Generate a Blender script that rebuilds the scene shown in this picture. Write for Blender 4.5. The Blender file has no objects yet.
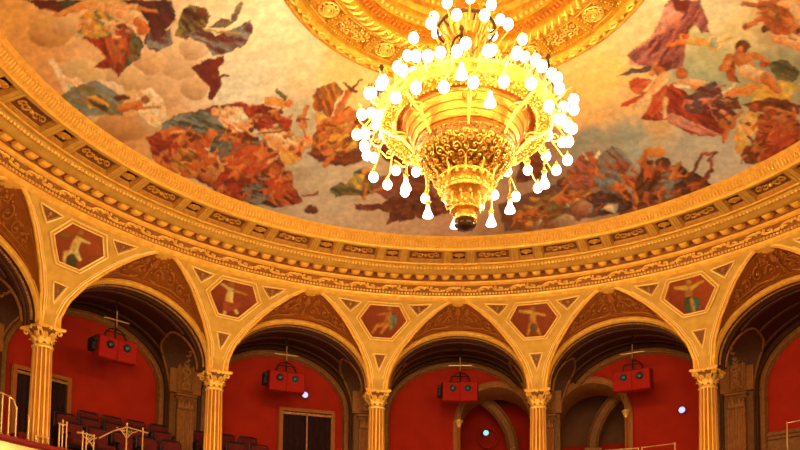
import bpy, math, random
import numpy as np
from mathutils import Matrix, Vector

random.seed(7)
rng = np.random.RandomState(11)
C = bpy.context.scene.collection
PI = math.pi
sin, cos = math.sin, math.cos

# ------------------------------------------------------------------ camera
FPX, SHX, SHY, DC = 899.31, 4.36, 363.82, 11.918
PIT, YAW, ROL = 0.0843, -0.0656, 0.0111
FW = Vector((sin(YAW)*cos(PIT), cos(YAW)*cos(PIT), sin(PIT)))
RT0 = Vector((cos(YAW), -sin(YAW), 0.0))
UP0 = RT0.cross(FW)
RT = cos(ROL)*RT0 + sin(ROL)*UP0
UP = -sin(ROL)*RT0 + cos(ROL)*UP0
CAM = Vector((0, -DC, 0))
E_RING, E_UP, E_LOW, E_BOWL, E_WASH, E_WORLD = 112, 11, 6, 1.0, 1040, .46


def proj_np(X, Y, Z):
    qx, qy, qz = X, Y + DC, Z
    d = qx*FW.x + qy*FW.y + qz*FW.z
    d = np.where(d < 0.5, 0.5, d)
    a = (qx*RT.x + qy*RT.y + qz*RT.z)/d
    b = (qx*UP.x + qy*UP.y + qz*UP.z)/d
    return 400 + SHX + FPX*a, 225 + SHY - FPX*b


# ------------------------------------------------------------------ helpers
def P(t, R, h):
    return (R*sin(t), R*cos(t), h)


class MB:
    def __init__(s):
        s.v = []; s.f = []

    def add(s, vs, fs):
        n = len(s.v)
        s.v.extend(tuple(p) for p in vs)
        s.f.extend(tuple(i + n for i in f) for f in fs)
        return s

    def grid(s, rows, wu=False, wv=False):
        m = len(rows); k = len(rows[0]); fs = []
        for i in range(m if wu else m - 1):
            for j in range(k if wv else k - 1):
                i2 = (i + 1) % m; j2 = (j + 1) % k
                fs.append((i*k + j, i*k + j2, i2*k + j2, i2*k + j))
        return s.add([p for r in rows for p in r], fs)

    def revolve(s, prof, t0, t1, n):
        full = abs((t1 - t0) - 2*PI) < 1e-6
        N = n if full else n + 1
        return s.grid([[P(t0 + (t1 - t0)*i/n, R, h) for R, h in prof] for i in range(N)], wu=full)

    def tube(s, path, r, seg=6, closed=False, flat=1.0, caps=True):
        path = [Vector(p) for p in path]; n = len(path)
        rs = r if isinstance(r, (list, tuple)) else [r]*n
        rows = []; prev = None
        for i, p in enumerate(path):
            if closed:
                d = path[(i + 1) % n] - path[i - 1]
            else:
                d = path[min(i + 1, n - 1)] - path[max(i - 1, 0)]
            d = d.normalized() if d.length > 1e-9 else Vector((0, 0, 1))
            if prev is None:
                u = d.orthogonal().normalized()
            else:
                u = prev - d*prev.dot(d)
                u = u.normalized() if u.length > 1e-6 else d.orthogonal().normalized()
            prev = u; w = d.cross(u)
            rows.append([p + rs[i]*(cos(a)*u + flat*sin(a)*w) for a in [2*PI*k/seg for k in range(seg)]])
        s.grid(rows, wu=closed, wv=True)
        if caps and not closed:
            b = len(s.v) - n*seg
            s.f.append(tuple(b + k for k in range(seg)))
            s.f.append(tuple(b + (n - 1)*seg + k for k in range(seg)))
        return s

    def box(s, c, ex, ey=None, ez=None):
        c = Vector(c)
        if ey is None:
            ex, ey, ez = Vector((ex[0], 0, 0)), Vector((0, ex[1], 0)), Vector((0, 0, ex[2]))
        ex, ey, ez = Vector(ex), Vector(ey), Vector(ez)
        vs = [c + a*ex + b*ey + d*ez for a in (-1, 1) for b in (-1, 1) for d in (-1, 1)]
        return s.add(vs, [(0, 1, 3, 2), (4, 6, 7, 5), (0, 4, 5, 1), (2, 3, 7, 6), (0, 2, 6, 4), (1, 5, 7, 3)])

    def ball(s, c, r, seg=8, rings=5, sc=(1, 1, 1)):
        rows = []
        for i in range(rings + 1):
            a = PI*i/rings
            rows.append([(c[0] + sc[0]*r*sin(a)*cos(b), c[1] + sc[1]*r*sin(a)*sin(b), c[2] + sc[2]*r*cos(a))
                         for b in [2*PI*k/seg for k in range(seg)]])
        return s.grid(rows, wv=True)

    def lathe(s, prof, c=(0, 0, 0), seg=24):
        rows = [[(c[0] + R*cos(a), c[1] + R*sin(a), c[2] + h) for a in [2*PI*k/seg for k in range(seg)]] for R, h in prof]
        return s.grid(rows, wv=True)

    def build(s, name, mat, parent=None, smooth=True, mat2=None, pick=None):
        me = bpy.data.meshes.new(name)
        me.from_pydata(s.v, [], s.f)
        me.materials.append(mat)
        if mat2:
            me.materials.append(mat2)
            me.polygons.foreach_set('material_index', [1 if pick(i) else 0 for i in range(len(s.f))])
        me.polygons.foreach_set('use_smooth', [smooth]*len(me.polygons))
        me.update()
        o = bpy.data.objects.new(name, me)
        C.objects.link(o)
        if parent: o.parent = parent
        if smooth:
            try:
                me.set_sharp_from_angle(angle=math.radians(38))
            except Exception:
                pass
        return o


def tag(o, label=None, cat=None, group=None, kind=None):
    if label: o['label'] = label
    if cat: o['category'] = cat
    if group: o['group'] = group
    if kind: o['kind'] = kind
    return o


def thing(name, label, cat, loc=(0, 0, 0), rz=0.0, group=None):
    o = bpy.data.objects.new(name, None); C.objects.link(o)
    o.empty_display_size = .1
    o.location = loc; o.rotation_euler = (0, 0, rz)
    return tag(o, label, cat, group)


def struct(o, label=None):
    return tag(o, label, None, None, 'structure')


def dup(root, loc, rz, label=None, group=None):
    r = root.copy(); C.objects.link(r); r.location = loc; r.rotation_euler = (0, 0, rz)
    if label: r['label'] = label
    if group: r['group'] = group
    for ch in list(root.children):
        c = ch.copy(); C.objects.link(c); c.parent = r
        for g in ch.children:
            d = g.copy(); C.objects.link(d); d.parent = c
    return r


def smooth_interp(xs, ys, x):
    return float(np.interp(x, xs, ys))


# ------------------------------------------------------------------ materials
def srgb(c):
    c = [x/255. for x in c]
    return tuple(x/12.92 if x <= .04045 else ((x + .055)/1.055)**2.4 for x in c)


def mat(name, col, col2=None, rough=.5, metal=0.0, scale=6.0, bump=0.0, bscale=30.0, detail=4, emit=None, estr=0, sheen=0):
    m = bpy.data.materials.new(name); m.use_nodes = True
    nt = m.node_tree; b = nt.nodes['Principled BSDF']
    b.inputs['Roughness'].default_value = rough
    b.inputs['Metallic'].default_value = metal
    b.inputs['Specular IOR Level'].default_value = .22
    if sheen: b.inputs['Sheen Weight'].default_value = sheen
    tc = nt.nodes.new('ShaderNodeTexCoord')
    n = nt.nodes.new('ShaderNodeTexNoise'); n.inputs['Scale'].default_value = scale; n.inputs['Detail'].default_value = detail
    nt.links.new(tc.outputs['Object'], n.inputs['Vector'])
    r = nt.nodes.new('ShaderNodeValToRGB')
    r.color_ramp.elements[0].position = .35; r.color_ramp.elements[1].position = .68
    col2 = col2 or tuple(x*.72 for x in col)
    r.color_ramp.elements[0].color = (*col2, 1); r.color_ramp.elements[1].color = (*col, 1)
    nt.links.new(n.outputs['Fac'], r.inputs['Fac'])
    nt.links.new(r.outputs['Color'], b.inputs['Base Color'])
    if bump:
        n2 = nt.nodes.new('ShaderNodeTexNoise'); n2.inputs['Scale'].default_value = bscale; n2.inputs['Detail'].default_value = 3
        nt.links.new(tc.outputs['Object'], n2.inputs['Vector'])
        bp = nt.nodes.new('ShaderNodeBump'); bp.inputs['Strength'].default_value = bump; bp.inputs['Distance'].default_value = .03
        nt.links.new(n2.outputs['Fac'], bp.inputs['Height']); nt.links.new(bp.outputs['Normal'], b.inputs['Normal'])
    if emit:
        b.inputs['Emission Color'].default_value = (*emit, 1); b.inputs['Emission Strength'].default_value = estr
    return m


M = {}
M['cream'] = mat('cream_stucco', (.68, .40, .06), (.56, .31, .04), rough=.5, scale=5, bump=.15, bscale=25)
M['coffer_frame'] = mat('coffer_frame', (.56, .27, .04), (.44, .19, .025), rough=.5, scale=14)
M['fillet'] = mat('pale_gilt_fillet', (1.0, .72, .22), (.95, .62, .15), rough=.35, metal=.1, scale=10)
M['groove'] = mat('shaded_flutes', (.55, .22, .022), (.45, .16, .015), rough=.6, scale=3)  # shade inside the column flutes, put into the colour
M['pgroove'] = mat('shaded_pilaster_flutes', (.20, .07, .014), (.14, .045, .01), rough=.6, scale=3)  # same flute shade as colour for the pilasters; no face picks it
M['panel_brown'] = mat('spandrel_panel_ground', (.26, .105, .022), (.18, .065, .014), rough=.6, scale=20)
M['gold_mid'] = mat('warm_gilding', (.74, .38, .045), (.60, .28, .03), rough=.4, metal=.2, scale=10)
M['shaft'] = mat('column_shaft_gilding', (.92, .54, .11), (.84, .44, .07), rough=.4, metal=.1, scale=2)
M['velvet'] = mat('parapet_velvet', (.20, .012, .008), (.15, .009, .006), rough=.9, scale=20)
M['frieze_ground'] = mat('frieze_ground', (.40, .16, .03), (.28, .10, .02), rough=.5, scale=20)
M['gold'] = mat('gilded_plaster', (.95, .56, .075), (.80, .40, .045), rough=.38, metal=.2, scale=8, bump=.2, bscale=40)
M['bright_gold'] = mat('bright_gilding', (1.0, .68, .14), (.85, .46, .06), rough=.3, metal=.4, scale=25, bump=.35, bscale=60)
M['old_gold'] = mat('dull_gilding', (.52, .24, .055), (.32, .12, .03), rough=.45, metal=.25, scale=14, bump=.3, bscale=60)
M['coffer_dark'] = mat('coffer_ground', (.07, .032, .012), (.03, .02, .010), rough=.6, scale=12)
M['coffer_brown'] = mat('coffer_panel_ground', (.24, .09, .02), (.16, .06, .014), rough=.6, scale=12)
M['recess'] = mat('cornice_recess_shade', (.35, .13, .035), (.25, .08, .02), rough=.6)  # shade between the modillions, painted as a darker ground
M['orange'] = mat('orange_ground', (.62, .17, .018), (.5, .12, .012), rough=.5, scale=15)
M['lunette'] = mat('oxblood_lunette', (.36, .10, .009), (.27, .07, .006), rough=.55, scale=5, bump=.2, bscale=40)
M['lunette_relief'] = mat('lunette_relief', (.46, .16, .018), (.36, .11, .012), rough=.6, metal=.05, scale=15)
M['redwall'] = mat('red_fabric_wall', (.40, .019, .0035), (.34, .015, .0025), rough=.95, scale=2.5)
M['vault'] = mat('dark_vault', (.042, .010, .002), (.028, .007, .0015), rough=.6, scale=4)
M['rib'] = mat('brown_gold_rib', (.27, .105, .018), (.19, .068, .011), rough=.5, metal=.1, scale=12, bump=.3, bscale=30)
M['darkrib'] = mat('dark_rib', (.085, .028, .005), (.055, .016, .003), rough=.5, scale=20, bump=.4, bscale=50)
M['pil'] = mat('bronze_pilaster', (.38, .145, .026), (.29, .10, .018), rough=.45, metal=.15, scale=10)
M['jamb'] = mat('orange_jamb', (.38, .11, .008), (.32, .085, .006), rough=.5, scale=8)
M['curtain'] = mat('dark_curtain', (.035, .008, .006), (.02, .006, .005), rough=.8, scale=12)
M['niche'] = mat('niche_brown', (.15, .050, .006), (.11, .033, .004), rough=.6, scale=3)
M['speaker_red'] = mat('speaker_red_cloth', (.33, .009, .003), (.28, .007, .002), rough=.9, scale=30)
M['cone'] = mat('black_cone', (.012, .014, .013), rough=.3, scale=20)
M['conecap'] = mat('green_grey_dust_cap', (.10, .14, .11), rough=.25, scale=20)
M['black'] = mat('black_metal', (.02, .017, .015), rough=.45, metal=.4)
M['brass'] = mat('brass', (.55, .32, .12), (.42, .22, .07), rough=.35, metal=.5, scale=30)
M['seat'] = mat('red_velvet', (.13, .006, .003), (.09, .004, .002), rough=.75, scale=15, sheen=.1)
M['seatframe'] = mat('dark_wood_frame', (.025, .009, .006), (.018, .007, .005), rough=.4, scale=10)
M['parapet'] = mat('parapet_cream', (.44, .27, .09), (.38, .22, .07), rough=.5, scale=4)
M['floor'] = mat('parquet', (.25, .10, .04), (.18, .07, .03), rough=.5, scale=3)
M['carpet'] = mat('red_carpet', (.25, .015, .01), rough=.9, scale=20)
M['oculus'] = mat('dome_ring_gold', (.60, .32, .020), (.40, .18, .010), rough=.32, metal=.4, scale=10, bump=.3, bscale=40)
M['shell'] = mat('chandelier_shell', (.55, .22, .02), (.34, .12, .012), rough=.35, metal=.6, scale=14, bump=.4, bscale=50)
M['chand'] = mat('chandelier_gold', (.85, .47, .06), (.55, .24, .025), rough=.25, metal=.7, scale=30, bump=.4, bscale=70)
M['chand_dark'] = mat('chandelier_bowl', (.30, .125, .016), (.10, .035, .007), rough=.3, metal=.7, scale=40, bump=.5, bscale=60)
M['bronze'] = mat('dark_bronze', (.10, .045, .012), (.06, .03, .01), rough=.4, metal=.6, scale=20)
M['globe'] = mat('lit_glass_globe', (.95, .93, .95), rough=.3, emit=(1.0, .86, .62), estr=7.0)
M['globe_low'] = mat('lit_glass_bell', (.95, .93, .95), rough=.3, emit=(1.0, .86, .64), estr=5.0)
M['lens'] = mat('blue_white_lens', (.6, .65, .9), rough=.2, emit=(.45, .50, 1.0), estr=.75)
M['lens_teal'] = mat('pale_teal_lens', (.5, .85, .9), rough=.2, emit=(.30, .75, .85), estr=.7)


def attr_mat(name, rough=.6, nscale=9.0):
    m = bpy.data.materials.new(name); m.use_nodes = True
    nt = m.node_tree; b = nt.nodes['Principled BSDF']; b.inputs['Roughness'].default_value = rough
    b.inputs['Specular IOR Level'].default_value = .2
    a = nt.nodes.new('ShaderNodeAttribute'); a.attribute_name = 'paint'
    tc = nt.nodes.new('ShaderNodeTexCoord')
    n = nt.nodes.new('ShaderNodeTexNoise'); n.inputs['Scale'].default_value = nscale; n.inputs['Detail'].default_value = 6
    nt.links.new(tc.outputs['Object'], n.inputs['Vector'])
    r = nt.nodes.new('ShaderNodeMapRange'); r.inputs['From Min'].default_value = .3; r.inputs['From Max'].default_value = .7
    r.inputs['To Min'].default_value = .88; r.inputs['To Max'].default_value = 1.10
    nt.links.new(n.outputs['Fac'], r.inputs['Value'])
    mx = nt.nodes.new('ShaderNodeVectorMath'); mx.operation = 'SCALE'
    nt.links.new(a.outputs['Color'], mx.inputs[0]); nt.links.new(r.outputs['Result'], mx.inputs['Scale'])
    nt.links.new(mx.outputs['Vector'], b.inputs['Base Color'])
    return m


M['fresco'] = attr_mat('painted_fresco')
M['medpaint'] = attr_mat('painted_medallion_canvas', nscale=20.)


# ------------------------------------------------------------------ painting tools
def vnoise(x, y, seed=0):
    r = np.random.RandomState(seed); tab = r.rand(256, 256)
    xi = np.floor(x).astype(int); yi = np.floor(y).astype(int)
    fx = x - xi; fy = y - yi
    fx = fx*fx*(3 - 2*fx); fy = fy*fy*(3 - 2*fy)
    a = tab[xi % 256, yi % 256]; b = tab[(xi + 1) % 256, yi % 256]
    c = tab[xi % 256, (yi + 1) % 256]; d = tab[(xi + 1) % 256, (yi + 1) % 256]
    return (a*(1 - fx) + b*fx)*(1 - fy) + (c*(1 - fx) + d*fx)*fy


def fbm(x, y, seed=0, o=4):
    v = 0; a = .5; s = 0
    for i in range(o):
        v = v + a*vnoise(x*2**i + 17.3*i, y*2**i + 9.1*i, seed + i); s += a; a *= .5
    return v/s


PAL = dict(so=(222, 132, 62), sl=(238, 190, 128), sd=(170, 82, 38), re=(178, 64, 36), dr=(116, 44, 26), ma=(100, 44, 36),
           br=(128, 70, 34), db=(72, 40, 26), go=(224, 158, 62), cr=(240, 214, 164), gr=(132, 110, 56), dg=(74, 72, 48),
           gb=(136, 134, 116), pu=(150, 86, 74), pk=(216, 140, 106), rs=(176, 92, 70), ye=(226, 176, 76), og=(200, 100, 46),
           pb=(104, 78, 68), wh=(238, 226, 196))


def paint(U, V, bg, strokes, gain, seed=3, warp=1.3, wfreq=.22):
    col = bg.copy(); fig = np.zeros(len(U))
    wx = (fbm(U*wfreq, V*wfreq, seed) - .5)*2*warp*1.6
    wy = (fbm(U*wfreq, V*wfreq, seed + 20) - .5)*2*warp*1.6
    X = U + wx; Y = V + wy
    for k, s in enumerate(strokes):
        kind = s[0]
        if kind == 'C':      # tapered limb
            _, x0, y0, x1, y1, w0, w1, c1, c2 = s
            pad = max(w0, w1) + 2
            m = (X > min(x0, x1) - pad) & (X < max(x0, x1) + pad) & (Y > min(y0, y1) - pad) & (Y < max(y0, y1) + pad)
            if not m.any(): continue
            x = X[m]; y = Y[m]; dx, dy = x1 - x0, y1 - y0; L = dx*dx + dy*dy + 1e-6
            t = np.clip(((x - x0)*dx + (y - y0)*dy)/L, 0, 1)
            d = np.hypot(x - x0 - t*dx, y - y0 - t*dy); w = w0 + (w1 - w0)*t
            sd = d - w
            side = ((x - x0)*dy - (y - y0)*dx)/math.sqrt(L)/np.maximum(w, .3)
            f = .55 + .45*side
        elif kind == 'E':    # ellipse with a lit rim: cloud puffs, heads
            _, x0, y0, rx, ry, c1, c2 = s
            m = (np.abs(X - x0) < rx + 3) & (np.abs(Y - y0) < ry + 3)
            if not m.any(): continue
            x = X[m]; y = Y[m]; q = np.hypot((x - x0)/rx, (y - y0)/ry)
            sd = (q - 1)*min(rx, ry); f = np.clip(.5 - .5*((x - x0)/rx*-.5 + (y - y0)/ry*.8) + .2*(fbm(x*.15, y*.15, k) - .5), 0, 1)
        else:                # drapery polygon, folds run along the angle
            _, pts, c1, c2, ang = s
            xs = [p[0] for p in pts]; ys = [p[1] for p in pts]
            m = (X > min(xs) - 3) & (X < max(xs) + 3) & (Y > min(ys) - 3) & (Y < max(ys) + 3)
            if not m.any(): continue
            x = X[m]; y = Y[m]; d = np.full(x.shape, 1e9); ins = np.zeros(x.shape, bool)
            n = len(pts)
            for i in range(n):
                ax, ay = pts[i]; bx, by = pts[(i + 1) % n]
                ex, ey = bx - ax, by - ay
                t = np.clip(((x - ax)*ex + (y - ay)*ey)/(ex*ex + ey*ey + 1e-6), 0, 1)
                d = np.minimum(d, np.hypot(x - ax - t*ex, y - ay - t*ey))
                cnd = ((ay > y) != (by > y)) & (x < (bx - ax)*(y - ay)/(by - ay + 1e-9) + ax)
                ins ^= cnd
            sd = np.where(ins, -d, d)
            a = math.radians(ang); q = -x*sin(a) + y*cos(a); p_ = x*cos(a) + y*sin(a)
            f = fbm(q*.30 + 1.2*fbm(p_*.08, q*.08, k + 9), p_*.05, k + 40, 3)
            f = np.clip((f - .5)*2.6 + .5, 0, 1)
        al = np.clip(.5 - sd/1.5, 0, 1)[:, None]
        a1 = np.array(srgb(PAL[c1] if isinstance(c1, str) else c1)); a2 = np.array(srgb(PAL[c2] if isinstance(c2, str) else c2))
        cc = a2 + (a1 - a2)*f[:, None]
        edge = np.clip((sd + 1.4)/1.4, 0, 1)[:, None]*.30*(0 if kind == 'E' and rx > 9 else 1)
        cc = cc*(1 - edge*.8)
        col[m] = col[m]*(1 - al) + cc*gain*al
        if not (kind == 'E' and rx > 9): fig[m] = np.maximum(fig[m], al[:, 0])
    n1 = fbm(X*.30, Y*.30, seed + 60, 4); n2 = fbm(X*.13 + 5, Y*.16, seed + 70, 3); n3 = fbm(X*.55, Y*.22, seed + 80, 3)
    k = np.clip(1 + fig*((n1 - .5)*.75 + (n3 - .5)*.35) + (1 - fig)*(n1 - .5)*.3, .4, 1.7)[:, None]
    hue = np.stack([1 + (n2 - .5)*.35*fig, 1 - (n2 - .5)*.5*fig, 1 - (n2 - .5)*.9*fig], -1)
    return col*k*hue


WB = [1.0, 1.15, 1.35]


def set_paint(me, col):
    col = col*np.array(WB)[None]
    at = me.color_attributes.new('paint', 'FLOAT_COLOR', 'POINT')
    buf = np.ones((len(me.vertices), 4), np.float32); buf[:, :3] = np.clip(col, 0, 1)
    at.data.foreach_set('color', buf.ravel())


def grid_mesh(name, X, Y, Z, mask=None, wrap=False):
    a, b = X.shape
    me = bpy.data.meshes.new(name)
    vs = np.stack([X, Y, Z], -1).reshape(-1, 3)
    idx = np.arange(a*b).reshape(a, b)
    if wrap: idx = np.concatenate([idx, idx[:1]], 0)
    q = np.stack([idx[:-1, :-1], idx[:-1, 1:], idx[1:, 1:], idx[1:, :-1]], -1).reshape(-1, 4)
    if mask is not None:
        mm = mask.ravel(); q = q[mm[q].all(1)]
    me.vertices.add(len(vs)); me.vertices.foreach_set('co', vs.ravel())
    me.loops.add(q.size); me.loops.foreach_set('vertex_index', q.ravel())
    me.polygons.add(len(q)); me.polygons.foreach_set('loop_start', np.arange(0, q.size, 4))
    me.polygons.foreach_set('loop_total', np.full(len(q), 4))
    me.update(calc_edges=True); me.validate()
    me.polygons.foreach_set('use_smooth', [True]*len(me.polygons))
    return me

# ------------------------------------------------------------------ painted ceiling
BGP = [(10, 20, 235, 165, 75), (40, 40, 232, 158, 74), (70, 40, 235, 180, 115), (90, 85, 240, 200, 140), (60, 80, 222, 148, 80),
       (120, 100, 230, 180, 110), (150, 60, 235, 185, 130), (180, 80, 235, 190, 140), (130, 130, 214, 150, 84), (170, 125, 222, 165, 105),
       (230, 90, 226, 214, 178), (250, 70, 232, 216, 172), (240, 40, 236, 212, 160), (260, 20, 241, 216, 165), (270, 70, 228, 204, 158), (300, 60, 232, 200, 150),
       (330, 85, 240, 195, 120), (360, 90, 245, 190, 108), (345, 68, 240, 184, 106), (300, 150, 186, 172, 142), (300, 110, 196, 178, 140), (280, 190, 182, 160, 126), (330, 200, 205, 182, 146),
       (350, 225, 208, 178, 138), (400, 228, 205, 165, 125), (450, 232, 200, 150, 110), (520, 225, 172, 128, 88), (560, 215, 205, 160, 112),
       (600, 190, 150, 110, 80), (585, 140, 138, 138, 118), (620, 135, 150, 152, 130), (640, 150, 162, 166, 146), (590, 90, 240, 185, 95),
       (575, 115, 232, 172, 90), (610, 70, 242, 192, 100), (640, 62, 225, 185, 120), (630, 110, 232, 180, 108), (600, 118, 226, 172, 96), (650, 125, 218, 172, 108), (690, 140, 190, 180, 150),
       (720, 160, 205, 190, 160), (735, 170, 216, 196, 160), (705, 75, 158, 162, 122), (720, 50, 192, 180, 120), (740, 30, 230, 200, 130),
       (725, 8, 226, 202, 150), (760, 70, 150, 150, 114), (785, 60, 168, 158, 114), (650, 20, 236, 190, 130), (675, 72, 170, 160, 120),
       (770, 140, 200, 170, 120), (795, 20, 220, 160, 90), (640, 0, 240, 205, 150), (560, 170, 150, 120, 90), (540, 140, 150, 110, 80)]
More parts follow.
